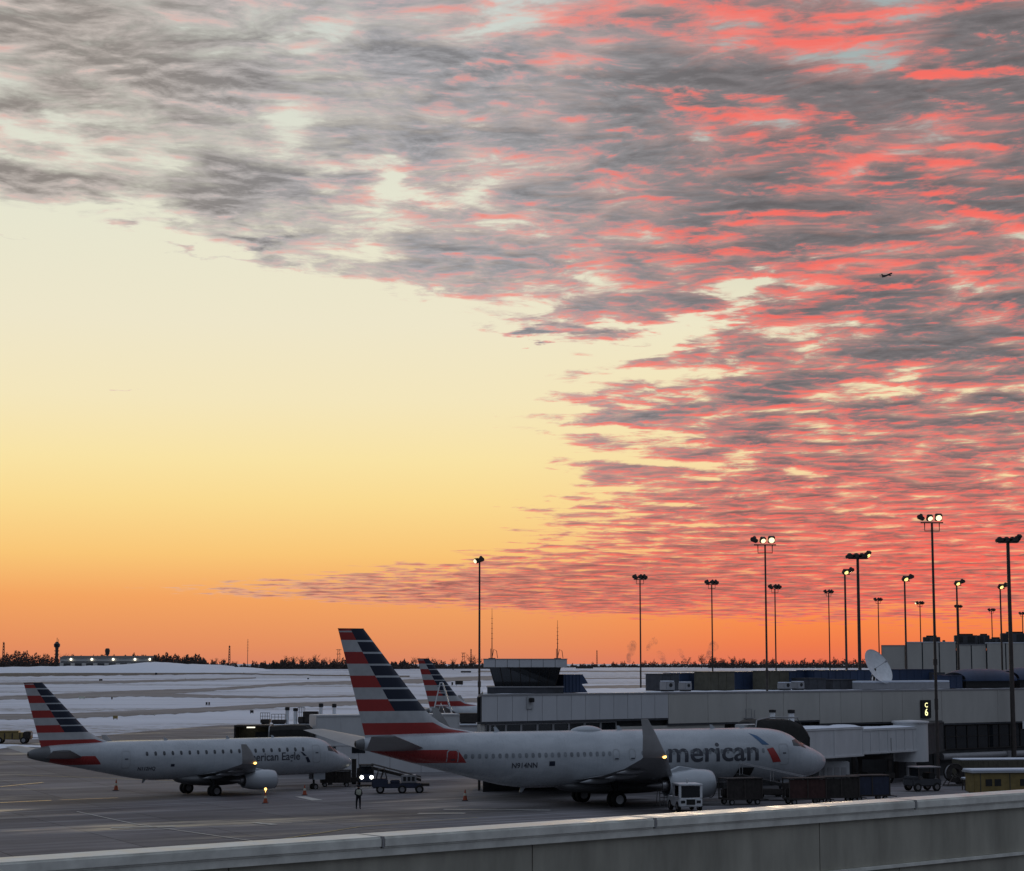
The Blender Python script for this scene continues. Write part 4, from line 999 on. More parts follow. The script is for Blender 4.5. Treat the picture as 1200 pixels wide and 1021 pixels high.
# ---------------------------------------------------------------- floodlight masts
LAMP_G = 'floodlight masts around the concourse'
def mast(px, py, Y, kind, lit, label, r=.16, zb=None, s=1.0):
    top = at_depth(px, py, Y); z0 = gz(top.x, Y) if zb is None else zb; h = top.z - z0
    o = empty('floodlight_mast', (top.x, Y, z0), 0, label, 'light mast', LAMP_G)
    r *= .62
    MB().tube([(0, 0, 0), (0, 0, h * .5), (0, 0, h)], [r * 1.2, r, r * .8], 10).build('pole', M['pole'], o, smooth=40)
    if kind in ('twin', 'thin'):
        MB().tube([(0, 0, h * .45), (0, 0, h * .45 + .5)], r * 1.5, 10).build('collar', M['pole'], o)
        MB().tube([(0, 0, h * .28), (0, 0, h * .28 + .9)], r * 1.35, 10).build('collar', M['pole'], o)
    def head(x, z, tilt, w, d, on, yaw=0.0, lens='lamp'):
        Mx = Matrix.Translation((x, -.1, z)) @ Matrix.Rotation(yaw, 4, 'Z') @ Matrix.Rotation(tilt, 4, 'X')
        hd = MB().box(-w / 2, w / 2, -d / 2, d / 2, -.16 * s, .18 * s, M=Mx, bev=.06 * s)
        hd.add([Mx @ Vector(q) for q in ((-w * .3, -d * .2, .18 * s), (w * .3, -d * .2, .18 * s), (w * .3, d * .35, .18 * s), (-w * .3, d * .35, .18 * s), (-w * .2, 0, .34 * s), (w * .2, 0, .34 * s), (w * .2, d * .2, .34 * s), (-w * .2, d * .2, .34 * s))], [(0, 1, 5, 4), (1, 2, 6, 5), (2, 3, 7, 6), (3, 0, 4, 7), (4, 5, 6, 7)])
        b = hd.build('lamp_head', M['pole'], o)
        a = Mx @ Vector((0, 0, -.165 * s)); nrm = (Mx.to_3x3() @ Vector((0, 0, -1))).normalized()
        MB().lathe([(0, min(w, d) * .42), (.03 * s, min(w, d) * .36)], a, nrm, 18, cap0=True, cap1=True).build('lens', M[lens] if on else M['glass'], b)
    if kind == 'twin':
        MB().box(-.95, .95, -.06, .06, h - .1, h).tube([(-.62, 0, h - .05), (-.62, 0, h - .75), (.62, 0, h - .75), (.62, 0, h - .05)], .05, 6).build('cross_arm', M['pole'], o)
        head(-.95, h + .36, R(24), .6, .6, False, R(70)); head(-.2, h + .36, R(-58), .5, .54, True, R(14)); head(.55, h + .4, R(-64), .6, .62, True)
    elif kind == 'side':
        MB().box(-.7 * s, .7 * s, -.05, .05, h - .06, h + .02).tube([(-.4 * s, 0, h), (-.4 * s, 0, h - .5 * s), (.4 * s, 0, h - .5 * s), (.4 * s, 0, h)], .04, 6).build('cross_arm', M['pole'], o)
        for x, tl in ((-.55 * s, R(24)), (.1 * s, R(14)), (.5 * s, R(8))): head(x, h + .22 * s, tl, .5 * s, .66 * s, False, R(90))
        if lit: head(-.75 * s, h + .2 * s, R(-60), .4 * s, .4 * s, True, R(-60), 'lamp')
    elif kind == 'one':
        MB().box(-.18, .55, -.05, .05, h - .05, h + .05).build('cross_arm', M['pole'], o)
        head(.12, h + .26, R(-46), .8, .56, lit, R(22), 'lamp_y'); head(.6, h + .38, R(16), .45, .75, False, R(-90))
    elif kind == 'wide':
        MB().box(-.9, .9, -.06, .06, h - .12, h - .02).build('cross_arm', M['pole'], o)
        for x in (-.7, -.05, .5): head(x, h + .14, R(-8), .5, .95, False, R(90))
        head(.95, h + .3, R(-50), .5, .85, lit, R(40), 'lamp_y')
    elif kind == 'thin':
        MB().tube([(0, 0, h), (0, -.1, h + .25), (-.2, -.2, h + .3)], .06, 6).build('cross_arm', M['pole'], o)
        head(-.28, h + .12, R(-70), .42, .42, True, R(-45))
        head(.1, h + .2, R(10), .35, .6, False, R(-80))
mast(562, 659, 170, 'thin', True, 'slim dark mast at the left end of the concourse with one small lit lamp', .16)
mast(750, 679, 216, 'side', False, 'slim unlit mast between the control tower and the roof plant', .15)
mast(834, 685, 231, 'side', False, 'slim unlit mast above the left roof plant', .15)
mast(896.5, 638, 170, 'twin', True, 'tall mast with two white lit floodlights, left of the two such masts', .15)
mast(908, 690, 244, 'side', False, 'slim unlit mast just right of the left twin lamp mast', .15)
mast(971, 695, 257, 'side', False, 'short unlit mast between the twin lamp mast and the yellow lamp', .14, s=.8)
mast(990, 673, 205, 'one', True, 'mast with a yellow lamp beside the wide topped dark mast', .2)
mast(1005, 654, 190, 'wide', True, 'thick dark mast with a wide flat head and a yellow end lamp', .27)
mast(1029, 704, 287, 'side', False, 'short unlit mast behind the satellite dish', .15, s=.8)
mast(1060, 681, 205, 'one', True, 'mast with a yellow lamp just left of the tallest mast', .18)
mast(1078, 708, 300, 'side', True, 'short far mast with a tiny lit lamp behind the hall', .15, s=.8)
mast(1092, 612, 166, 'twin', True, 'tallest mast with two white lit floodlights, right of the two such masts', .19)
mast(1121, 686, 228, 'one', True, 'mast with a yellow lamp right of the tallest mast', .2)
mast(1123, 712, 318, 'side', False, 'far slim mast half hidden by a nearer yellow lamp mast', .16, s=.8)
mast(1162, 716, 335, 'side', False, 'far short unlit mast left of the last yellow lamp', .16, s=.8)
mast(1172, 690, 230, 'one', True, 'mast with a yellow lamp beside the thick mast at the right edge', .18)
mast(1181, 635, 185, 'wide', False, 'thickest dark mast with an unlit wide head near the right edge', .32)
mast(1198, 720, 350, 'side', False, 'far unlit mast cut by the right edge of the photo', .16, s=.8)

# ---------------------------------------------------------------- boarding bridges and service buildings
def tunnel(name, A, B, w, z0, z1, mat, parent, over=None, ribs=5):
    """a boxy bridge section between plan points A and B (world), as a child mesh"""
    A, B = Vector(A), Vector(B); u = (B - A).normalized(); n = Vector((-u.y, u.x)); L = (B - A).length
    T = parent.matrix_basis.inverted() @ Matrix(((u.x, n.x, 0, A.x), (u.y, n.y, 0, A.y), (0, 0, 1, 0), (0, 0, 0, 1)))
    mb = MB(); mb.box(0, L, -w / 2, w / 2, z0, z1, M=T, bev=.05)
    for i in range(ribs + 1):
        x = .06 + (L - .16) * i / ribs
        mb.box(x - .03, x + .03, -w / 2 - .05, -w / 2, z0 + .06, z1 - .06, M=T)
    mb.box(.02, L - .02, -w / 2 - .07, -w / 2, z1 - .16, z1 - .04, M=T).box(.02, L - .02, -w / 2 - .07, -w / 2, z0 + .04, z0 + .18, M=T)
    return mb.build(name, mat, parent), T, L
def snow_top(T, L, w, z, parent, seed, h=.16):
    rng = random.Random(seed); mb = MB(); n = max(6, int(L / .5)); rings = []
    for i in range(n + 1):
        k = h * (.5 + .7 * rng.random()) * (1 if 0 < i < n else .3)
        rings.append([T @ Vector((L * i / n, -w / 2 + w * j / 6, z + (k * math.sin(math.pi * min(1, max(0, j / 6))) ** .4 if 0 < j < 6 else .0))) for j in range(7)])
    return mb.loft(rings, False).build('snow_cover', M['snow'], parent, smooth=True)
br = empty('boarding_bridge', (34.3, 172.5, 0), 0, 'pale snow topped boarding bridge reaching the big jet nose', 'boarding bridge', 'boarding bridges')
bpt = lambda px, Y: ((px - 600) / FPX * Y, Y)
A, B, C = bpt(922, 159.5), bpt(991, 166), bpt(1062, 172.5)
t1, T1, L1 = tunnel('outer_tunnel', A, B, 2.7, 2.5, 4.95, M['bridge'], br, ribs=2)
snow_top(T1, L1, 2.7, 4.95, t1, 4)
t2, T2, L2 = tunnel('inner_tunnel', (Vector(B) + (Vector(C) - Vector(B)).normalized() * .05).to_tuple(), C, 2.3, 2.62, 4.75, M['bridge'], br, ribs=7)
snow_top(T2, L2, 2.3, 4.75, t2, 9, .12)
MB().lathe([(1.75, 1.35), (1.75, 1.5), (5.05, 1.5), (5.05, 1.62), (5.2, 1.62), (5.3, .1)], (.35, 0, 0), (0, 0, 1), 20).build('rotunda', M['bridge'], br, smooth=30)
MB().lathe([(-.3, .62), (.25, .6), (.25, .45), (1.8, .45)], (.35, 0, 0), (0, 0, 1), 16).build('pedestal', M['bridge'], br, smooth=30)
tunnel('connector', (34.9, 172.6), cpt(cs(1088), -.02, 0).xy.to_tuple(), 2.5, 2.3, 5.0, M['wall_dark'], br, ribs=2)
bw = Vector(bpt(1020, 168.5)) - Vector((34.3, 172.5)); mb = MB()
for sx in (-1.25, 1.25): mb.box(bw.x + sx - .14, bw.x + sx + .14, bw.y - .2, bw.y + .2, .5, 3.9)
mb.box(bw.x - 1.4, bw.x + 1.4, bw.y - .25, bw.y + .25, 3.9, 4.2) if False else mb.box(bw.x - 1.5, bw.x + 1.5, bw.y - .25, bw.y + .25, 2.1, 2.45).box(bw.x - 1.6, bw.x + 1.6, bw.y - .5, bw.y + .5, .55, .95)
lg = mb.build('drive_column', M['gse_dark'], br)
for sx in (-1.0, 1.0): wheel(lg, (bw.x + sx, bw.y - .1, .55), .55, .4)
# cab with its black hood
cab0 = Vector(bpt(894, 157.6)) - Vector((34.3, 172.5)); CD = Vector((math.cos(TH7), math.sin(TH7)))
Tc = Matrix(((CD.x, -CD.y, 0, cab0.x), (CD.y, CD.x, 0, cab0.y), (0, 0, 1, 0), (0, 0, 0, 1)))
MB().box(-1.6, 2.4, -1.1, 2.1, 2.45, 5.35, M=Tc, bev=.06).build('cab', M['bridge'], br)
rings = []
for i, (x, zt_, e) in enumerate(((-2.35, 5.62, 0), (-1.9, 5.82, 0), (-.4, 5.86, 0), (1.0, 5.8, 0), (2.0, 5.45, .0), (2.5, 4.85, .0))):
    rings.append([Tc @ Vector((x, y, z)) for y, z in ((-2.7 + .25 * abs(i - 2) * .3, 2.7), (-2.55, zt_ - .5), (-2.2, zt_ - .08), (-1.1, zt_), (.4, zt_ - .12))])
MB().loft(rings, False).build('hood', M['hood'], br, smooth=40)
MB().tube([Tc @ Vector(q) for q in ((-2.42, -2.6, 2.9), (-2.42, -2.52, 5.3), (-2.2, -2.3, 5.78), (-.4, -1.4, 5.96), (2.3, -1.2, 5.9))], .06, 6).build('hood_edge', M['trim'], br)
for k in range(6):
    x = -1.9 + k * .75
    MB().tube([Tc @ Vector((x, -2.57, 3.0)), Tc @ Vector((x, -2.5, 5.25)), Tc @ Vector((x, -1.8, 5.83))], .03, 5).build('hood_fold', M['dark'], br)
def vent_post(loc, h, label, r=.18, group='white vent posts with black caps'):
    o = empty('vent_post', loc, 0, label, 'vent pipe', group)
    MB().tube([(0, 0, 0), (0, 0, h * .82)], r, 12).build('pipe', M['gse_white'], o, smooth=40)
    MB().lathe([(h * .82, r * 1.25), (h, r * 1.25), (h + .03, .02)], (0, 0, 0), (0, 0, 1), 12, cap0=True).build('cap', M['dark'], o, smooth=30)
p = at_depth(927.5, 850, 161.5); vent_post((p.x, p.y, 4.93), at_depth(927.5, 832, 161.5).z - 4.93, 'white vent post with black cap standing on the big jet boarding bridge', .24)
p = at_depth(905.5, 850, 160.5); vent_post((p.x, p.y, 5.3), at_depth(905.5, 832, 160.5).z - 5.3, 'white vent post with black cap behind the black bridge hood', .23)
MB  # second bridge at the regional jet
b2 = empty('boarding_bridge', (-19.0, 186.5, gz(-19, 186)), 0, 'pale boarding bridge at the regional jet, lamp lit inside its open black cab', 'boarding bridge', 'boarding bridges')
g2 = gz(-19, 186); ux = Vector((math.cos(THE), math.sin(THE)))
def b2z(py, Y=186): return at_depth(350, py, Y).z - g2
x0, x1, x2, x3 = [at_depth(p, 850, 186).x + 19.0 for p in (275.5, 318, 368, 430)]
zt = b2z(851.5); zb = 2.3
mb = MB()
mb.box(x0, x0 + .12, -1.2, 1.4, zb, zt).box(x1 - .1, x1, -1.2, 1.4, zb, zt).box(x0 + .12, x1 - .1, 1.3, 1.4, zb, zt).box(x0, x1, -1.2, 1.4, zt, zt + .14).box(x0 + .12, x1 - .1, -1.2, 1.3, zb, zb + .1)
mb.build('cab', M['gse_dark'], b2)
MB().box(x0 + .12, x1 - .1, 1.27, 1.298, zb + .1, zt).build('cab_lining', M['olive'], b2)
MB().box(x0 + 1.0, x0 + 1.75, .2, .5, zt - .16, zt - .06).build('ceiling_lamp', M['lamp_in'], b2)
MB().box(x0 + 1.9, x1 - .35, -.4, -.3, zb + .1, zt - .5).build('control_panel', M['dark'], b2)
rings = []
for x, zz in ((x1, zt - .1), (x1 + .12, zt + .12), ((x1 + x2) / 2, zt + .22), (x2 - .7, zt + .2), (x2 - .2, zt - .25), (x2, zt - .9)):
    rings.append([(x, y, z) for y, z in ((-2.2, zb), (-2.1, zz - .45), (-1.8, zz - .08), (-.9, zz), (1.3, zz - .05), (1.4, zb))])
MB().loft(rings, False).build('hood', M['hood'], b2, smooth=35)
MB().tube([(x1 - .02, -2.15, zb), (x1 - .02, -2.1, zt - .4), (x1 - .02, -1.75, zt + .02), (x1, -.8, zt + .14)], .06, 6).build('hood_edge', M['trim'], b2)
t3, T3, L3 = tunnel('tunnel', ((x2 - .3) - 19.0, 187.6), (-5.5, 192.5), 2.7, zb + .1, zt - .15, M['bridge'], b2, ribs=6)
for v in t3.data.vertices: pass
MB().box(x2 + 1.2, x2 + 1.6, 1.0, 1.5, 0, zb + .1).box(x2 + 3.4, x2 + 3.8, 1.6, 2.1, 0, zb + .1).box(x2 + 1.0, x2 + 4.0, 1.2, 1.9, .3, .7).build('drive_column', M['gse_dark'], b2)
# low service building behind, its roof crowded with vents
sbz = gz(-15, 212); sY = 211.0
sx0, sx1 = at_depth(312, 850, sY).x, at_depth(566, 850, sY).x
sb_ = empty('service_building', ((sx0 + sx1) / 2, sY, sbz), R(6), 'low pale service building behind the big striped tail, vents on its roof', 'building')
w = (sx1 - sx0) / 2 / math.cos(R(6)); sh = at_depth(400, 850, sY).z - sbz
panels(-w, w, 0, sh - .15, 3.2, M['wall_pale'], 'front_wall', sb_, 0, .3)
MB().box(-w, w, .3, 12, 0, sh - .2).build('block', M['wall'], sb_)
MB().box(-w - .1, w + .1, -.1, 12.1, sh - .15, sh).build('roof_slab', M['trim'], sb_)
MB().box(-w + .2, w - .2, .3, 11.8, sh, sh + .06).build('roof_snow', M['snow'], sb_)
for k in range(7):
    MB().box(-w + 3 + k * 3.1, -w + 4.4 + k * 3.1, -.04, -.005, sh * .42, sh * .75).build('window', M['glass'], sb_)
rz_ = sbz + sh + .06
def roofp(px, dy): p = at_depth(px, 846, sY + dy); return (p.x, p.y, rz_)
for px, dy, py, lab in ((336.5, 3, 829, 'short white vent post with black cap, first from the left on the low roof'), (346, 3, 830, 'short white vent post with black cap, second from the left on the low roof'), (376, 5, 824.5, 'tall white vent post with black cap left of its tall neighbour on the low roof'), (391.5, 5, 825, 'tall white vent post with black cap nearest the striped tail')):
    q = roofp(px, dy); vent_post(q, at_depth(px, py, q[1]).z - rz_, lab, .2)
for px, lab in ((388, 'square topped white bollard lamp left of the other on the low roof'), (405, 'square topped white bollard lamp right beside the striped tail')):
    q = roofp(px, .8); h = at_depth(px, 837, q[1]).z - rz_
    o = empty('roof_lamp', q, 0, lab, 'roof lamp', 'bollard lamps on the low roof')
    MB().box(-.15, .15, -.15, .15, 0, h * .75).build('post', M['gse_white'], o); MB().box(-.3, .3, -.25, .25, h * .75, h, bev=.04).build('lamp_box', M['dark'], o)
def roof_cart(px0, px1, py, dy, label, rails):
    a, b = roofp(px0, dy), roofp(px1, dy); h = at_depth(px0, py, a[1]).z - rz_
    o = empty('roof_equipment', ((a[0] + b[0]) / 2, a[1], rz_), 0, label, 'roof unit', 'equipment on the low service roof'); w = (b[0] - a[0]) / 2
    hb = h * (.42 if rails else 1)
    MB().box(-w, w, 0, 1.4, .12, hb, bev=.04).build('casing', M['gse_dark'], o); MB().box(-w * .8, w * .8, .2, 1.2, 0, .12).build('skid', M['dark'], o)
    if rails:
        for k in range(5): MB().tube([(-w + 2 * w * k / 4, 0, hb), (-w + 2 * w * k / 4, 0, h)], .025, 5).build('rail_post', M['pole'], o)
        MB().tube([(-w, 0, h), (w, 0, h)], .03, 5).tube([(-w, 0, (h + hb) / 2), (w, 0, (h + hb) / 2)], .025, 5).build('rail', M['pole'], o)
roof_cart(305, 316, 835.5, 1.5, 'caged dark roof unit at the left end of the low roof', True)
roof_cart(318, 334, 837, 1.5, 'railed long dark roof unit next to the caged one', True)
roof_cart(349, 357, 829, 2.5, 'tall open rail frame between the vent posts', True)
roof_cart(355, 372, 834, 2.5, 'grey box shaped roof unit left of the tall vent posts', False)
roof_cart(366, 374, 842, 1.0, 'small dark box below the grey roof unit', False)
roof_cart(537, 560, 836, 3, 'dark flat roof unit right of the A shaped frame', False)
# A-shaped white frame standing on that roof
af = empty('ladder_frame', roofp(517, 2), 0, 'white A shaped ladder frame between the two striped tails', 'ladder')
h = at_depth(515.5, 800, sY + 2).z - rz_; k_ = (sY + 2) / FPX
MB().tube([(-1.15, 0, 0), (-.12, 0, h), (.12, 0, h)], .07, 6).tube([(.12, 0, h), (1.5, 0, 0)], .1, 6).tube([(-1.15, 1.1, 0), (-.12, .7, h)], .05, 6).build('outer_frame', M['gse_white'], af)
MB().tube([(-.75, .4, 0), (-.05, .4, h * .5), (.85, .4, 0)], .06, 6).tube([(-.72, 0, h * .45), (.7, 0, h * .45)], .05, 6).tube([(-.4, 0, h * .75), (.4, 0, h * .75)], .04, 6).build('brace', M['gse_white'], af)
for k in range(7): MB().tube([(.25 + k * .17, -.25, h * (.9 - k * .125)), (.25 + k * .17, .35, h * (.9 - k * .125))], .035, 5).build('step', M['pole'], af)

# ---------------------------------------------------------------- ground service equipment
def gse(name, px, py, rz, label, cat, group=None):
    p = gp(px, py, .02); return empty(name, p, rz, label, cat, group)
def four_wheels(o, xs, y, r, w=.22):
    for x in xs:
        for s in (-1, 1): wheel(o, (x, s * y, r), r, w)
def worker(px, py, rz, label):
    p = gp(px, py, .02); o = empty('person', p, rz, label, 'person')
    V = [(0, 0, .92), (0, .01, 1.12), (0, .0, 1.36), (0, .0, 1.47), (0, -.03, 1.56), (0, -.03, 1.66),
         (.1, 0, .86), (.115, -.02, .48), (.12, .03, .09), (.13, -.13, .05), (-.1, 0, .86), (-.13, .05, .48), (-.14, .08, .09), (-.15, -.08, .05),
         (.18, 0, 1.38), (.25, .03, 1.1), (.16, -.2, 1.0), (.09, -.28, 1.03), (-.18, 0, 1.38), (-.25, .03, 1.1), (-.16, -.2, 1.02), (-.08, -.28, 1.05)]
    E_ = [(0, 1), (1, 2), (2, 3), (3, 4), (4, 5), (0, 6), (6, 7), (7, 8), (8, 9), (0, 10), (10, 11), (11, 12), (12, 13), (2, 14), (14, 15), (15, 16), (16, 17), (2, 18), (18, 19), (19, 20), (20, 21)]
    rad = [.16, .17, .17, .075, .1, .085, .11, .085, .06, .05, .11, .085, .06, .05, .085, .065, .05, .04, .085, .065, .05, .04]
    me = bpy.data.meshes.new('body'); me.from_pydata(V, E_, []); b = bpy.data.objects.new('body', me); COL.objects.link(b); b.parent = o
    me.materials.append(M['cloth'])
    md = b.modifiers.new('skin', 'SKIN'); b.modifiers.new('sub', 'SUBSURF').render_levels = 2
    for i, q in enumerate(me.skin_vertices[0].data): q.radius = (rad[i], rad[i] * .9); q.use_root = i == 0
    MB().loft([[(k * math.cos(q), .84 * k * math.sin(q) + .0, z) for q in [2 * math.pi * j / 16 for j in range(16)]] for z, k in ((1.02, .185), (1.12, .195), (1.32, .205), (1.42, .15))]).build('vest', M['vest'], o, smooth=True)
    MB().lathe([(-.02, .118), (.04, .122), (.1, .1), (.14, .02)], (0, -.03, 1.63), (0, 0, 1), 14, cap0=True).build('hat', M['cloth'], o, smooth=True)
    MB().lathe([(-.09, .01), (-.06, .07), (0, .088), (.05, .07)], (0, -.052, 1.6), (0, 0, 1), 12).build('face', M['skin'], o, smooth=True)
worker(420, 948.5, R(15), 'ground worker in dark clothes and pale vest standing on the open apron')
def cone(px, py, label, lamp=False, s=1.0):
    o = gse('traffic_cone', px, py, 0, label, 'traffic cone', 'safety cones on the apron')
    MB().box(-.24 * s, .24 * s, -.24 * s, .24 * s, 0, .05 * s).build('base', M['dark'], o)
    MB().lathe([(.05 * s, .18 * s), (.4 * s, .115 * s)], (0, 0, 0), (0, 0, 1), 14).lathe([(.58 * s, .08 * s), (.85 * s, .03 * s), (.86 * s, .005)], (0, 0, 0), (0, 0, 1), 14).build('body', M['orange'], o, smooth=30)
    MB().lathe([(.4 * s, .117 * s), (.58 * s, .082 * s)], (0, 0, 0), (0, 0, 1), 14).build('reflective_band', M['vest'], o, smooth=30)
    if lamp: MB().tube([(0, 0, .84 * s), (0, 0, 1.0 * s)], .02, 6).lathe([(1.0 * s, .04), (1.05 * s, .1), (1.15 * s, .1), (1.2 * s, .04)], (0, 0, 0), (0, 0, 1), 12, cap0=True, cap1=True).build('beacon', M['lamp_o'], o)
cone(136, 926.5, 'orange cone below the tail of the regional jet', s=1.15)
cone(311, 941.5, 'orange cone carrying a lit amber beacon under the regional jet engine', True)
cone(357, 932, 'orange cone by the nose wheel of the regional jet')
cone(545, 938.5, 'orange cone on the apron left of the big jet main wheels')

# tractor with its headlights on
o = gse('baggage_tractor', 429, 921, R(-84), 'dark baggage tractor facing us with both headlights shining', 'tractor')
MB().box(-1.2, 1.5, -.72, .72, .4, .95, bev=.08).box(.9, 1.45, -.66, .66, .95, 1.12, bev=.05).build('body', M['gse_navy'], o)
for s in (-1, 1):
    MB().lathe([(0, .16), (.05, .14)], (1.5, s * .45, .86), (1, 0, 0), 14, cap0=True, cap1=True).build('headlight', M['head'], o)
c_ = MB()
for x in (-.9, .55):
    for s in (-1, 1): c_.tube([(x, s * .62, .95), (x * .95, s * .58, 1.85)], .045, 6)
c_.box(-1.0, .65, -.68, .68, 1.85, 1.95, bev=.03).build('cab_frame', M['gse_dark'], o)
MB().box(.5, .53, -.56, .56, 1.0, 1.82).build('windscreen', M['glass'], o)
MB().box(-.8, -.2, -.5, .5, .95, 1.1).box(-.95, -.8, -.5, .5, .95, 1.5).build('seat', M['dark'], o)
MB().box(-2.5, -1.25, -.8, .8, .5, .62).box(-2.5, -2.4, -.8, .8, .62, 1.5).build('hitch_tray', M['gse_dark'], o)
four_wheels(o, (-.75, 1.0), .66, .34)
# belt loader truck beside it
o = gse('belt_loader', 467, 929.5, R(4), 'long dark blue belt loader with a sloping conveyor and white box, beside the headlights', 'belt loader')
MB().box(-2.2, 1.9, -.85, .85, .45, .85, bev=.06).box(-2.25, -.9, -.9, .9, .5, 1.25, bev=.08).build('chassis', M['gse_navy'], o)
b_ = MB(); b_.prism([(-2.3, -.45, 2.25), (1.9, -.45, 1.2), (1.9, -.45, .98), (-2.3, -.45, 2.0)], (0, .9, 0)); b_.build('conveyor', M['gse_dark'], o)
for s in (-.5, .5): MB().tube([(-2.3, s, 2.45), (1.9, s, 1.35)], .05, 6).tube([(-1.6, s, 1.0), (-1.2, s, 2.05)], .06, 6).tube([(.6, s, .8), (.3, s, 1.6)], .06, 6).build('side_rail', M['pole'], o)
MB().box(.2, 1.5, -.8, .8, .87, 1.55, bev=.06).build('engine_box', M['trim'], o)
for k in range(3): MB().box(.38 + k * .36, .62 + k * .36, -.83, -.8, 1.05, 1.4).build('louvre', M['dark'], o)
MB().tube([(-1.9, -.7, 1.2), (-1.7, -.7, 1.95), (-1.2, -.7, 2.0), (-1.0, -.7, 1.2)], .05, 6).tube([(-1.9, .7, 1.2), (-1.7, .7, 1.95), (-1.2, .7, 2.0), (-1.0, .7, 1.2)], .05, 6).box(-1.75, -1.15, -.7, .7, 1.98, 2.04).build('cab_frame', M['pole'], o)
MB().box(1.9, 2.6, -.7, .7, .62, .82).build('rear_bumper', M['gse_dark'], o)
MB().box(-.7, .1, -.6, .6, .86, 1.12, bev=.05).build('battery_box', M['gse_navy'], o)
four_wheels(o, (-1.55, .3, 1.75), .78, .36)
def cart(px, py, rz, label, mat, cat='baggage cart', group='baggage carts under the jets', L=1.4, H=1.8):
    o = gse('baggage_cart', px, py, rz, label, cat, group)
    MB().box(-L, L, -.72, .72, .38, .5).build('deck', M['gse_dark'], o)
    for x in (-L + .04, 0, L - .04):
        for s in (-1, 1): MB().box(x - .035, x + .035, s * .68 - .03, s * .68 + .03, .5, H).build('post', M['pole'], o)
    MB().box(-L - .04, L + .04, -.76, .76, H, H + .08, bev=.03).build('roof', M['gse_dark'], o)
    for a, b in ((-L + .08, -.04), (.04, L - .08)):
        n = 10; vs = [[(a + (b - a) * i / n, -.66 + .035 * math.sin(i * 2.2), z) for i in range(n + 1)] for z in (.5, 1.1, H - .02)]
        MB().loft(vs, False).build('curtain', mat, o, smooth=True)
    MB().box(-L + .1, L - .1, .1, .62, .5, 1.15, bev=.1).build('bags', M['gse_dark'], o)
    MB().tube([(L, 0, .42), (L + .8, 0, .3)], .04, 6).build('tow_bar', M['dark'], o)
    four_wheels(o, (-L + .4, L - .4), .62, .22, .14)
    return o
cart(393, 922, R(8), 'dark curtained cart under the nose of the regional jet', M['gse_dark'], H=1.45)
cart(943, 943, R(12), 'maroon curtained baggage cart under the tip of the big jet nose', M['cart'])
cart(982, 941, R(14), 'darker curtained baggage cart right of the big jet nose', M['gse_dark'])
cart(1018, 939, R(14), 'blue curtained baggage cart below the boarding bridge', M['gse_navy'])
cart(868, 943, R(20), 'dark cart left of the conveyor under the big jet', M['gse_dark'])
o = gse('ground_power_unit', 978, 922, R(10), 'pale boxy ground unit directly behind the big jet nose', 'ground unit')
MB().box(-1.1, 1.1, -.7, .7, .35, 2.1, bev=.08).build('casing', M['stripe_grey'], o)
for k in range(3): MB().box(-.85 + k * .6, -.4 + k * .6, -.73, -.7, .8, 1.6).build('louvre', M['trim'], o)
four_wheels(o, (-.7, .7), .6, .24, .16)
# conveyor at the forward hold of the big jet
o = gse('belt_loader', 905, 938, R(160), 'dark belt loader with thin handrails at the open hold of the big jet', 'belt loader')
MB().box(-2.0, 1.6, -.8, .8, .42, .8, bev=.06).box(-1.9, -.9, -.8, .8, .8, 1.3, bev=.06).build('chassis', M['gse_dark'], o)
MB().prism([(-2.4, -.4, .95), (2.6, -.4, 1.9), (2.6, -.4, 1.7), (-2.4, -.4, .7)], (0, .8, 0)).build('conveyor', M['dark'], o)
for s in (-.45, .45): MB().tube([(-2.4, s, 1.75), (2.3, s, 2.65)], .03, 6).tube([(-2.2, s, .95), (-2.2, s, 1.78)], .03, 6).tube([(0, s, 1.4), (0, s, 2.2)], .03, 6).tube([(2.3, s, 1.8), (2.3, s, 2.65)], .03, 6).build('handrail', M['trim'], o)
MB().tube([(.8, 0, .7), (1.6, 0, 1.65)], .09, 8).build('lift_arm', M['metal'], o)
four_wheels(o, (-1.3, 1.1), .72, .34)
# white tug in front of the engine
o = gse('pushback_tug', 803.5, 950.5, R(-78), 'white boxy tug with a dark framed window in front of the big jet engine', 'tug')
MB().box(-1.6, 1.2, -.82, .82, .35, .95, bev=.06).build('body', M['gse_white'], o)
f = MB()
for s in (-1, 1):
    f.box(1.06, 1.2, s * .74 - .08, s * .74 + .08, .95, 1.75).box(-.4, -.28, s * .74 - .06, s * .74 + .06, .95, 1.75)
f.box(-.45, 1.25, -.85, .85, 1.75, 1.88, bev=.04)
f.build('cab_frame', M['gse_white'], o)
MB().box(1.1, 1.13, -.66, .66, .97, 1.73).build('windscreen', M['glass'], o)
MB().box(-.3, -.27, -.66, .66, .97, 1.73).build('rear_window', M['glass'], o)
for s in (-1, 1): MB().box(1.2, 1.24, s * .55 - .14, s * .55 + .14, .6, .78).build('headlight', M['glass'], o)
MB().box(1.2, 1.24, -.3, .3, .5, .85).build('grille', M['dark'], o)
MB().tube([(.4, 0, 1.88), (.4, 0, 2.0)], .05, 8).lathe([(2.0, .1), (2.14, .09), (2.18, .02)], (.4, 0, 0), (0, 0, 1), 10, cap0=True).build('beacon', M['stripe_grey'], o)
four_wheels(o, (-1.0, .75), .74, .36)
# step ladder behind it
o = gse('step_ladder', 776, 944, R(10), 'thin tall step ladder standing behind the big jet engine', 'ladder')
for s in (-.28, .28): MB().tube([(s, -.5, 0), (s * .8, 0, 2.3), (s, .6, 0)], .03, 6).build('rail', M['trim'], o)
for k in range(7): MB().tube([(-.27, -.46 + k * .065, .3 + k * .28), (.27, -.46 + k * .065, .3 + k * .28)], .022, 5).build('rung', M['trim'], o)
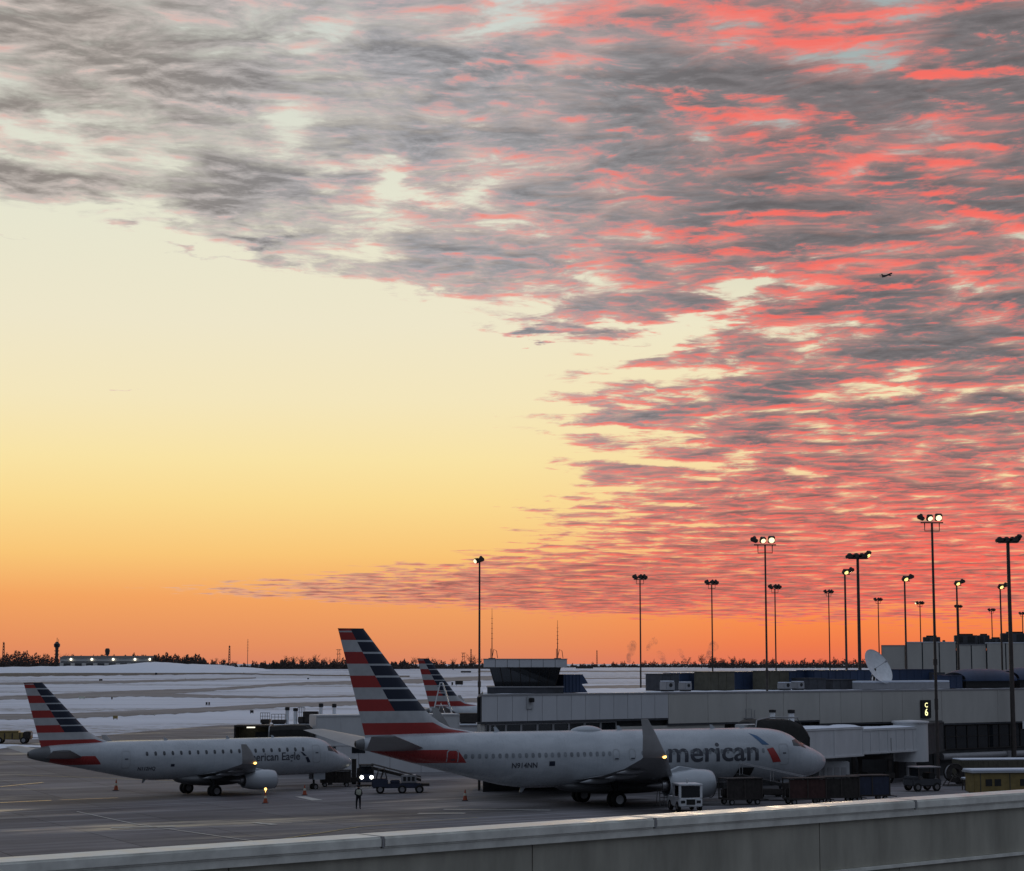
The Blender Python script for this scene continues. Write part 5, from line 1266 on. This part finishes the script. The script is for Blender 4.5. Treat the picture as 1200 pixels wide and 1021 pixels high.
# roofed tractor at the right
o = gse('baggage_tractor', 1081, 927, R(200), 'dark tractor with a pale flat roof beside the bridge pedestal', 'tractor')
MB().box(-1.3, 1.3, -.75, .75, .4, .95, bev=.08).box(.6, 1.25, -.7, .7, .95, 1.15, bev=.05).build('body', M['darkroof'], o)
c_ = MB()
for x in (-1.1, .7):
    for s in (-1, 1): c_.tube([(x, s * .68, .95), (x, s * .66, 1.8)], .045, 6)
c_.build('cab_frame', M['pole'], o); MB().box(-1.25, .85, -.8, .8, 1.8, 1.9, bev=.03).build('roof', M['trim'], o)
MB().box(.66, .69, -.62, .62, 1.15, 1.78).build('windscreen', M['glass'], o); MB().box(-.9, -.3, -.5, .5, .95, 1.4, bev=.05).build('seat', M['dark'], o)
four_wheels(o, (-.85, .85), .68, .34)
# yellow hut and olive container at the right edge
o = gse('yellow_hut', 1180, 932, R(8), 'yellow ramp hut with snow on its flat roof and small dark windows', 'hut')
MB().box(-2.9, 4.2, -.9, .9, .25, 1.72, bev=.05).build('walls', M['yellow'], o); MB().box(-3.1, 4.4, -1.05, 1.05, 1.72, 1.82).build('roof', M['stripe_grey'], o)
MB().box(-3.08, 4.38, -1.03, 1.03, 1.82, 1.98, bev=.06).build('snow_cap', M['snow'], o)
for x in (-2.0, -1.3, .7, 1.4, 3.0): MB().box(x, x + .5, -.93, -.9, .75, 1.25).build('window', M['dark'], o)
for x in (-2.4, -.1, 2.4): MB().box(x - .03, x + .03, -.94, -.9, .3, 1.7).build('corner_post', M['olive'], o)
MB().box(-2.7, 4.0, -.8, .8, 0, .25).build('skid', M['dark'], o)
o = gse('cargo_container', 1168, 919, R(8), 'long olive container dusted with snow behind the yellow hut', 'container')
MB().box(-3.4, 5, -1.1, 1.1, .25, 2.0, bev=.05).build('walls', M['olive'], o)
mb = MB()
for k in range(20): mb.box(-3.2 + k * .42, -3.08 + k * .42, -1.14, -1.1, .35, 1.9)
mb.build('ribs', M['olive'], o); MB().box(-3.38, 4.9, -1.08, 1.08, 2.0, 2.1, bev=.04).build('snow_cap', M['snow'], o); MB().box(-3.2, 4.8, -.9, .9, 0, .25).build('skid', M['dark'], o)
o = gse('air_hose_reel', 1118, 921, R(10), 'dark round hose reel on a frame left of the olive container', 'hose reel')
MB().lathe([(-.35, .75), (-.3, .78), (-.3, .4), (.3, .4), (.3, .78), (.35, .75)], (0, 0, 1.05), (0, 1, .0), 20).build('reel', M['gse_dark'], o, smooth=30)
MB().lathe([(-.29, .5), (-.29, .66), (.29, .66), (.29, .5)], (0, 0, 1.05), (0, 1, 0), 20).build('hose', M['trim'], o, smooth=30)
for s in (-.42, .42): MB().tube([(-.8, s, 0), (0, s, 1.05), (.8, s, 0)], .05, 6).tube([(-.8, s, .05), (.8, s, .05)], .05, 6).build('stand', M['pole'], o)
o = gse('equipment_trolley', 1139, 926, R(5), 'small snow topped trolley table left of the yellow hut', 'trolley')
MB().box(-.75, .75, -.4, .4, .82, .9).build('top', M['trim'], o); MB().box(-.74, .74, -.39, .39, .9, .99, bev=.03).build('snow_cap', M['snow'], o)
for x in (-.65, .65):
    for s in (-.33, .33): MB().box(x - .04, x + .04, s - .04, s + .04, 0, .82).build('leg', M['pole'], o)
# yellow vehicle far left
o = gse('yellow_truck', 15, 871.5, R(4), 'yellow snow truck far out at the left edge', 'truck')
MB().box(-2.6, 1.6, -1.1, 1.1, .6, 1.6, bev=.08).build('body', M['yellow'], o); MB().box(1.6, 2.7, -1.05, 1.05, .6, 1.75, bev=.12).build('cab', M['gse_dark'], o)
MB().box(2.2, 2.72, -.9, .9, 1.2, 1.65).build('windscreen', M['glass'], o)
for x in (-2.2, -1.1, 0, 1.1): MB().box(x, x + .16, -1.14, -1.1, .7, 1.55).build('side_rib', M['gse_dark'], o)
MB().box(-2.0, 1.0, -.8, .8, 1.6, 1.85, bev=.1).build('load', M['yellow'], o)
four_wheels(o, (-1.8, 1.7), 1.0, .5, .35)

# ---------------------------------------------------------------- parapet in the foreground
def para(px, py, z): return at_z(px, py, z)
ZC = 8.38
PA, PB = para(0, 1011, ZC), para(1200, 929, ZC); u = (PB - PA); u.z = 0; Lp = u.length; u.normalize()
pr = empty('parapet_wall', (PA.x, PA.y, 0), math.atan2(u.y, u.x), 'pale capped parapet of grey panels running across the foreground', 'wall')
joints = []
for px in (272, 628, 965):
    d = px_dir(px, 1000); k = d.x / d.y; joints.append((k * PA.y - PA.x) / (u.x - k * u.y))
st_ = (joints[2] - joints[0]) / 2; js = [joints[0] + k * st_ for k in range(-5, 0)] + joints + [joints[2] + k * st_ for k in range(1, 7)]
mb = MB()
for a, b in zip(js, js[1:]):
    mb.box(a + .008, b - .008, .06, .2, ZC - .80, ZC - .1)
mb.box(js[0], js[-1], .1, .4, ZC - .82, ZC - .1, 1); mb.build('upper_panels', [M['concrete'], M['darkroof']], pr)
mb = MB(); off = st_ * .35
for a, b in zip(js, js[1:]): mb.box(a + off + .008, b + off - .008, .04, .2, 1.0, ZC - .845)
mb.box(js[0] + off, js[-1] + off, .1, .4, 0, ZC - .83, 1); mb.build('lower_panels', [M['concrete'], M['darkroof']], pr)
MB().box(js[0], js[-1], .0, .2, ZC - .842, ZC - .803).build('seam_flashing', M['coping'], pr)
for a, b in zip(js, js[1:]):
    a += st_ * .42; b += st_ * .42
    MB().box(a + .004, b - .004, -.02, .46, ZC - .12, ZC, bev=.02).build('coping', M['coping'], pr)
    MB().box(b - .012, b + .012, -.022, .462, ZC - .11, ZC + .003).build('coping_joint', M['trim'], pr)
MB().box(js[0], js[-1], .012, .06, ZC - .2, ZC - .121).build('drip_edge', M['coping'], pr)

# ---------------------------------------------------------------- far field: woods, towers, hangar, signs, steam, the jet in the sky
def hills():
    """snow bank at the left, with a cut at its right end"""
    Y0 = 1340.0; rows = []; prof = [(-120, 783.5), (-60, 783), (0, 782), (60, 781), (130, 780), (150, 778.5), (185, 775.5), (215, 778), (250, 779), (258, 779), (268, 785), (280, 781.5), (300, 784), (318, 788.5)]
    for px in range(-120, 319, 4):
        top = None
        for (a, ta), (b, tb) in zip(prof, prof[1:]):
            if a <= px <= b: top = ta + (tb - ta) * (px - a) / (b - a)
        top += .25 * math.sin(px * .21) + .18 * math.sin(px * .57)
        p = at_depth(px, top, Y0 + 60); z1 = p.z; r = []
        for k in range(9):
            q = k / 8; y = Y0 - 60 + 190 * q; x = (px - 600) / FPX * (Y0 + 60)
            e = math.sin(math.pi * min(1, q / .68 * .5)) if q < .68 else 1 - (q - .68) * .6
            g_ = gz(x, y); r.append((x, y, g_ - .4 + max(.3, z1 - g_ + .4) * max(0, e)))
        rows.append(r)
    tag(MB().loft(rows, False).build('snow_bank', M['snow'], smooth=True), 'long snow covered embankment at the left', kind='structure')
hills()
def wood(label, px0, px1, tops, base, Y, n, size, seed, name='woodland'):
    """a far wood of many small twig and leaf facets; tops = [(px, py top)]"""
    rng = random.Random(seed); mb = MB(); vs = []; fs = []
    for i in range(n):
        px = rng.uniform(px0, px1); t_ = tops[0][1]
        for (a, ta), (b, tb) in zip(tops, tops[1:]):
            if a <= px <= b: t_ = ta + (tb - ta) * (px - a) / (b - a)
        t_ += 2.0 * math.sin(px * .53 + seed) + 1.2 * math.sin(px * .17 + seed) + 1.2 * math.sin(px * 1.31) + .8 * math.sin(px * 2.9)
        k = rng.random() ** 1.5; py = base + .8 + (t_ - base) * k - .0
        y = Y + rng.uniform(-25, 25); p = at_depth(px, py, y); s = size * rng.uniform(.5, 1.3) * (1.25 - .6 * k)
        a = Vector((rng.gauss(0, 1), rng.gauss(0, .5), rng.gauss(0, 1))).normalized() * s; b = Vector((rng.gauss(0, 1), rng.gauss(0, .6), rng.gauss(0, 1.3))).normalized() * s * .6
        o = len(vs); vs += [p - a, p + b, p + a, p - b]; fs.append((o, o + 1, o + 2, o + 3))
    return tag(mb.add(vs, fs).build(name, M['wood'], fix=False), label, kind='stuff')
wood('dark wood at the far left behind the snow bank', -60, 84, [(-60, 764), (0, 767), (25, 764), (50, 767), (70, 772), (84, 769)], 784, 1640, 11000, 1.0, 1)
wood('dark rounded wood right of the far hangar', 176, 242, [(176, 770), (186, 766), (205, 769), (225, 767), (236, 769), (242, 776)], 781, 1560, 5500, 1.0, 2)
wood('low scrub behind the snow bank crest', 80, 180, [(80, 769), (130, 769), (180, 768)], 779, 1720, 4500, 1.0, 3)
wood('thin scrub between the snow bank and the big tail', 236, 345, [(236, 773), (262, 776), (290, 778), (310, 776), (345, 774)], 785.5, 1600, 6500, .9, 4)
wood('long dark wood left of the big striped tail', 305, 480, [(305, 777), (340, 775), (400, 774), (480, 776)], 785.5, 1600, 13000, 1.0, 5)
wood('far dark wood between the striped tails', 455, 600, [(455, 777), (500, 776), (560, 777), (600, 779)], 784.5, 1650, 8000, 1.0, 6)
wood('low dark scrub line right of the control tower', 640, 860, [(640, 779), (720, 778), (760, 776), (860, 775)], 781, 2200, 6000, 1.0, 7)
wood('far scrub line behind the slim masts', 830, 1050, [(830, 772), (870, 774), (930, 775), (990, 773), (1050, 775)], 781.5, 1900, 8000, 1.0, 8)
def bare_tree(h, seed):
    rng = random.Random(seed); tr = MB(); cr = MB()
    tr.tube([(0, 0, 0), (.1, 0, h * .3), (.0, .1, h * .55)], [.36, .26, .16], 6)
    def br(p, d, L, r, lev):
        e = p + d * L; m_ = p + d * L * .5 + Vector((rng.gauss(0, .06), rng.gauss(0, .06), .03)) * L
        cr.tube([p, m_, e], [r, r * .75, r * .45], 4, cap=False)
        if lev:
            for k in range(rng.choice((2, 3, 3))):
                nd = (d + Vector((rng.gauss(0, .55), rng.gauss(0, .55), rng.gauss(.12, .25)))).normalized()
                br(p.lerp(e, rng.uniform(.5, 1)), nd, L * rng.uniform(.55, .78), r * .55, lev - 1)
    for k in range(9):
        z = h * rng.uniform(.22, .55); a = rng.uniform(0, 6.28); br(Vector((0, 0, z)), Vector((math.cos(a) * .75, math.sin(a) * .75, rng.uniform(.5, 1.2))).normalized(), h * rng.uniform(.2, .3), .16, 3)
    root = empty('bare_tree', (0, 0, -200), 0, None, 'tree', 'bare trees along the horizon')
    tr.build('trunk', M['bark'], root); cr.build('crown', M['wood'], root, fix=False); return root
protos = [bare_tree(11, 11), bare_tree(9, 12), bare_tree(12.5, 13)]; used = [False] * 3
rng = random.Random(5)
TREES = [(338, 766, 1300), (345, 768, 1310), (352, 767, 1330), (362, 769, 1300), (371, 766, 1320), (383, 768, 1340), (394, 769, 1320), (487, 769, 1450), (503, 768, 1450), (512, 770, 1480), (531, 771, 1500), (552, 764, 1400), (557, 768, 1420), (562, 770, 1420), (24, 763, 1250), (10, 766, 1250), (74, 765, 1260), (88, 767, 1300), (252, 769, 1250), (262, 771, 1260), (276, 773, 1270),
         (806, 768, 1900), (822, 766, 1900), (836, 767, 1850), (847, 769, 1850), (858, 768, 1850), (869, 770, 1900), (884, 771, 1900), (905, 772, 1950), (925, 772, 1950), (960, 770, 1900), (978, 771, 1900), (995, 772, 1950)]
ORD = 'first second third fourth fifth sixth seventh eighth ninth tenth eleventh twelfth'.split()
def tree_label(i):
    x = TREES[i][0]
    for lo, hi, left, text in ((300, 420, True, 'bare horizon tree leftward from the big striped tail'), (480, 548, False, 'bare horizon tree rightward from the far striped tail'), (549, 570, True, 'bare tree leftward from the slim lit mast'), (0, 60, True, 'bare tree leftward from the distant round topped tower'), (61, 120, False, 'bare tree rightward from the distant round topped tower'), (240, 300, False, 'bare tree rightward from the dark rounded wood'), (790, 1010, False, 'bare horizon tree rightward from the drifting steam')):
        if lo <= x <= hi:
            xs = sorted((t_[0] for t_ in TREES if lo <= t_[0] <= hi), reverse=left)
            return ORD[xs.index(x)] + ' ' + text
for i, (px, py, Y) in enumerate(TREES):
    k = i % 3; Y += 330 if Y < 1500 else 0; p = at_depth(px, py, Y); b = gz(p.x, Y); hh = (11, 9, 12.5)[k]
    o = protos[k] if not used[k] else copy_tree(protos[k]); used[k] = True
    s = (p.z - b) / (hh * 1.02); o.location = (p.x, Y, b); o.scale = (s, s, s); o.rotation_euler = (0, 0, rng.uniform(0, 6.28))
    o['label'] = tree_label(i)
def tower(px, py, Y, style, label, name='radio_mast', cat='radio mast'):
    p = at_depth(px, py, Y); b = gz(p.x, Y); h = p.z - b; o = empty(name, (p.x, Y, b), 0, label, cat)
    if style == 'lattice':
        w = max(.8, h * .045); mb = MB()
        for sx in (-1, 1):
            for sy in (-1, 1): mb.tube([(sx * w, sy * w, 0), (sx * w * .45, sy * w * .45, h)], .16, 4)
        n = 9; z = 0
        for i in range(n):
            z0, z1 = h * i / n, h * (i + 1) / n; q0, q1 = w * (1 - .55 * i / n), w * (1 - .55 * (i + 1) / n)
            for sy in (-1, 1): mb.tube([(-q0, sy * q0, z0), (q1, sy * q1, z1)], .1, 4).tube([(q0, sy * q0, z0), (-q1, sy * q1, z1)], .1, 4)
        mb.build('lattice', M['pole'], o)
        MB().box(-w * .8, w * .8, -w * .8, w * .8, h * .98, h).tube([(0, 0, h), (0, 0, h * 1.05)], .1, 5).build('platform', M['pole'], o)
    elif style == 'pylon':
        w = h * .09; mb = MB()
        for sx in (-1, 1): mb.tube([(sx * w, 0, 0), (sx * w * .55, 0, h)], .2, 4)
        for i in range(6): mb.tube([(-w * (1 - .07 * i), 0, h * i / 6), (w * (1 - .07 * (i + 1)), 0, h * (i + 1) / 6)], .12, 4)
        mb.build('legs', M['pole'], o); MB().tube([(-w * 1.6, 0, h * .98), (w * 1.6, 0, h * .98)], .2, 4).tube([(-w * 1.4, 0, h * .75), (w * 1.4, 0, h * .75)], .18, 4).build('cross_arm', M['pole'], o)
    elif style == 'control':
        MB().lathe([(0, h * .055), (h * .6, h * .05), (h * .68, h * .06), (h * .7, h * .09), (h * .8, h * .1), (h * .82, h * .07), (h * .86, h * .05), (h * .88, .05)], (0, 0, 0), (0, 0, 1), 14).build('shaft', M['pole'], o)
        MB().lathe([(h * .71, h * .096), (h * .79, h * .104)], (0, 0, 0), (0, 0, 1), 14).build('cab_glass', M['glass'], o)
        MB().tube([(0, 0, h * .87), (0, 0, h)], .25, 5).tube([(h * .05, 0, h * .87), (h * .05, 0, h * .95)], .2, 5).build('mast', M['pole'], o)
        for z in (.45, .56): MB().lathe([(h * z, h * .08), (h * z + .7, h * .08)], (0, 0, 0), (0, 0, 1), 14, cap0=True, cap1=True).build('gallery', M['pole'], o)
    elif style == 'water':
        MB().lathe([(0, h * .025), (h * .62, h * .022)], (0, 0, 0), (0, 0, 1), 10).build('stem', M['pole'], o)
        MB().lathe([(h * .6, h * .025), (h * .72, h * .1), (h * .9, h * .13), (h, h * .09), (h * 1.01, .02)], (0, 0, 0), (0, 0, 1), 14).build('tank', M['pole'], o, smooth=40)
    else:
        MB().tube([(0, 0, 0), (0, 0, h)], [.3, .18], 5).build('shaft', M['pole'], o)
        for k in range(4): MB().tube([(-.8, 0, h * (.6 + k * .1)), (.8, 0, h * (.6 + k * .1))], .1, 4).build('rung', M['pole'], o)
tower(4.5, 753, 1700, 'lattice', 'short lattice mast at the far left edge of the horizon')
tower(67, 747.5, 1700, 'control', 'distant round topped control tower above the far hangar', 'distant_tower', 'control tower')
tower(126, 760, 1760, 'water', 'small distant water tower above the far hangar', 'water_tower', 'water tower')
tower(269, 757, 1680, 'lattice', 'lattice mast on the horizon left of the thin pole')
tower(290.5, 749, 1680, 'thin', 'very thin tall pole on the horizon left of the big tail')
tower(397, 761, 1800, 'pylon', 'power pylon on the horizon just left of the big tail', 'power_pylon', 'pylon')
tower(543, 765, 1800, 'pylon', 'left of the two power pylons beside the slim lit mast', 'power_pylon', 'pylon')
tower(552, 761, 1800, 'lattice', 'lattice tower right of the two power pylons near the slim lit mast')
tower(699.5, 762.5, 2200, 'lattice', 'lone lattice mast on the horizon right of the control tower')
# far hangar with five wall lamps
Y = 1560.0; p0, p1 = at_depth(70, 780, Y), at_depth(178, 780, Y); g0 = at_depth(100, 782, Y).z; zt = at_depth(100, 769, Y).z
hg = empty('far_hangar', ((p0.x + p1.x) / 2, Y, g0), 0, 'long grey hangar on the horizon with five glowing wall lamps', 'hangar'); w = (p1.x - p0.x) / 2; h = zt - g0
MB().box(-w, w, 0, 30, -8, h * .8).build('wall', M['wall'], hg)
MB().prism([(-w - 1, -1, h * .8), (w + 1, -1, h * .8), (w + 1, 14, h), (-w - 1, 14, h)], (0, 2, .3)).build('roof', M['darkroof'], hg)
MB().box(-w + 1, w - 1, -.3, -.02, h * .42, h * .52).build('dark_band', M['darkroof'], hg)
for k in range(8): MB().box(-w + 3 + k * w * .245, -w + 3 + k * w * .245 + w * .15, -.2, -.02, 0, h * .36).build('door', M['wall_dark'], hg)
for px in (83.5, 108, 133, 158.5, 176): 
    x = at_depth(px, 773, Y).x - hg.location.x
    l = MB().lathe([(-.2, .4), (.0, .9), (.3, 1.0), (.7, .8), (.9, .2)], (x, -.9, at_depth(px, 772.8, Y).z - g0), (0, -1, 0), 12, cap0=True, cap1=True).build('wall_lamp', M['lamp_far'], hg, smooth=True)
# lit and unlit signs and small lights in the snow
def field_sign(px, py, w, h, label, mat, cat='sign', name='airfield_sign'):
    p = gp(px, py, 0); o = empty(name, p, 0, label, cat, 'airfield signs in the snow'); s = p.y / FPX; w, h = w * s / 2, h * s
    MB().box(-w, w, 0, .3, h * .25, h, bev=.03).build('panel', mat, o)
    for x in (-w * .7, w * .7): MB().box(x - .05, x + .05, .1, .2, -.1, h * .25).build('leg', M['dark'], o)
field_sign(135, 843.5, 5.5, 4.6, 'yellow airfield sign in the snow right of the small striped tail', M['yellow'])
field_sign(96, 819.5, 7, 3, 'pale and dark airfield sign near the second taxiway', M['vest'])
field_sign(131, 820, 1.6, 3, 'small dark marker post in the snow right of the pale sign', M['dark'])
field_sign(242, 827, 2.0, 4, 'left one of a pair of dark marker boards in the snow', M['dark'])
field_sign(245, 827, 1.8, 4, 'right one of a pair of dark marker boards in the snow', M['dark'])
field_sign(295, 836.5, 4, 4, 'round edged dark marker in the snow above the boarding bridge', M['dark'])
field_sign(118, 798.5, 4, 2.5, 'tiny dark board on the third taxiway', M['dark'])
field_sign(183, 791.5, 2.5, 3, 'tiny dark board on the perimeter road', M['dark'])
field_sign(361, 796.5, 2, 2, 'tiny dark marker in the snow left of the big tail', M['dark'])
field_sign(538, 804, 9, 6, 'dark grilled equipment box in the snow right of the far tail', M['gse_dark'])
field_sign(530, 804, 2, 4.5, 'dark post left of the grilled equipment box', M['dark'])
field_sign(546, 789, 12, 2.5, 'thin row of dark instruments far out in the snow', M['gse_dark'])
field_sign(685, 784.5, 20, 3.5, 'low dark group of far sheds right of the control tower', M['gse_dark'])
for px, py, lab in ((217, 796.5, 'tiny pale edge light on the third taxiway below the bank'), (116, 816.5, 'tiny pale edge light between pale sign and dark post'), (121, 841, 'tiny pale edge light just left of the yellow sign'), (107, 861.5, 'tiny pale edge light right above the small jet back'), (181, 839, 'tiny pale edge light right of the yellow sign'), (285.7, 790, 'tiny pale edge light by the right foot of the snow bank')):
    p = gp(px, py); o = empty('runway_light', p, 0, lab, 'light', 'edge lights in the snow'); s = p.y / FPX
    MB().tube([(0, 0, 0), (0, 0, s * 1.0)], s * .2, 6).build('stem', M['pole'], o); MB().lathe([(s * 1.0, s * .35), (s * 1.5, s * .5), (s * 1.9, s * .2)], (0, 0, 0), (0, 0, 1), 8, cap0=True, cap1=True).build('lens', M['vest'], o)
# steam above far chimneys
def steam(px, py, r, Y, label, seed, stretch=1.5, lean=.5):
    rng = random.Random(seed); bm = bmesh.new(); s = Y / FPX; p = at_depth(px, py, Y)
    for k in range(7):
        q = k / 6; c = Vector((lean * r * s * (q - .2) * 1.4 + rng.gauss(0, r * s * .12), rng.gauss(0, r * s * .2), (q - .5) * 2 * r * s * stretch * .8)); rr = r * s * (.35 + .4 * q) * rng.uniform(.8, 1.15)
        bmesh.ops.create_icosphere(bm, subdivisions=2, radius=rr, matrix=Matrix.Translation(c))
    me = bpy.data.meshes.new('steam'); bm.to_mesh(me); bm.free(); me.materials.append(STEAM)
    o = bpy.data.objects.new('steam_plume', me); COL.objects.link(o); o.location = p
    tag(o, label, None, None, 'stuff')
STEAM = bpy.data.materials.new('drifting steam'); STEAM.use_nodes = True; t = NT(STEAM.node_tree)
out = t.n('ShaderNodeOutputMaterial'); vol = t.n('ShaderNodeVolumePrincipled'); t.put(out.inputs['Volume'], vol.outputs[0])
tc = t.n('ShaderNodeTexCoord').outputs['Object']; nz = t.noise(tc, .06, 4, .55)
t.put(vol.inputs['Density'], t.smooth(nz, .38, .68, 0, .1)); vol.inputs['Color'].default_value = (.42, .4, .4, 1)
steam(737, 765, 8, 2600, 'faint steam plume left of the slim mast by the control tower', 1)
steam(759, 756, 6, 2600, 'darker steam plume just right of the slim mast', 2, 1.2, 1.2)
steam(778, 772, 6, 2700, 'low steam plume right of the slim mast', 3, 1.0, -.6)
steam(800, 768, 5, 2700, 'small steam plume between two slim masts', 4, 1.2, -.8)
steam(829, 765, 8, 2600, 'broad steam plume beside the second slim mast', 5, 1.2, .9)
# jet climbing away in the sky
p = at_depth(1040, 322.5, 4300); fj = empty('flying_jet', p, R(12), 'tiny dark jet flying high among the pink clouds', 'airliner'); fj.rotation_euler = (R(4), R(-6), R(-62))
MB().lathe([(-17, .1), (-16, 1.0), (-13, 1.9), (10, 1.9), (17, .8), (19, .2)], (0, 0, 0), (-1, 0, 0), 12).build('fuselage', M['dark'], fj, smooth=True)
for s in (-1, 1):
    MB().prism([(4, s * 1.5, -.8), (-3, s * 1.5, -.8), (-8, s * 17, 1.4), (-6, s * 17, 1.4)], (0, 0, .35)).build('wing', M['dark'], fj)
    MB().prism([(-14, s * .5, .4), (-17.5, s * .5, .4), (-19.5, s * 6.5, .9), (-18, s * 6.5, .9)], (0, 0, .25)).build('horizontal_stabilizer', M['dark'], fj)
    MB().lathe([(0, 1.0), (1.5, 1.15), (4, .7)], (4.5, s * 5.5, -1.8), (-1, 0, 0), 10, cap0=True, cap1=True).build('engine', M['dark'], fj)
MB().prism([(-11, -.2, 1.5), (-18, -.2, 1.2), (-20, -.2, 8), (-17.5, -.2, 8)], (0, .4, 0)).build('vertical_fin', M['dark'], fj)
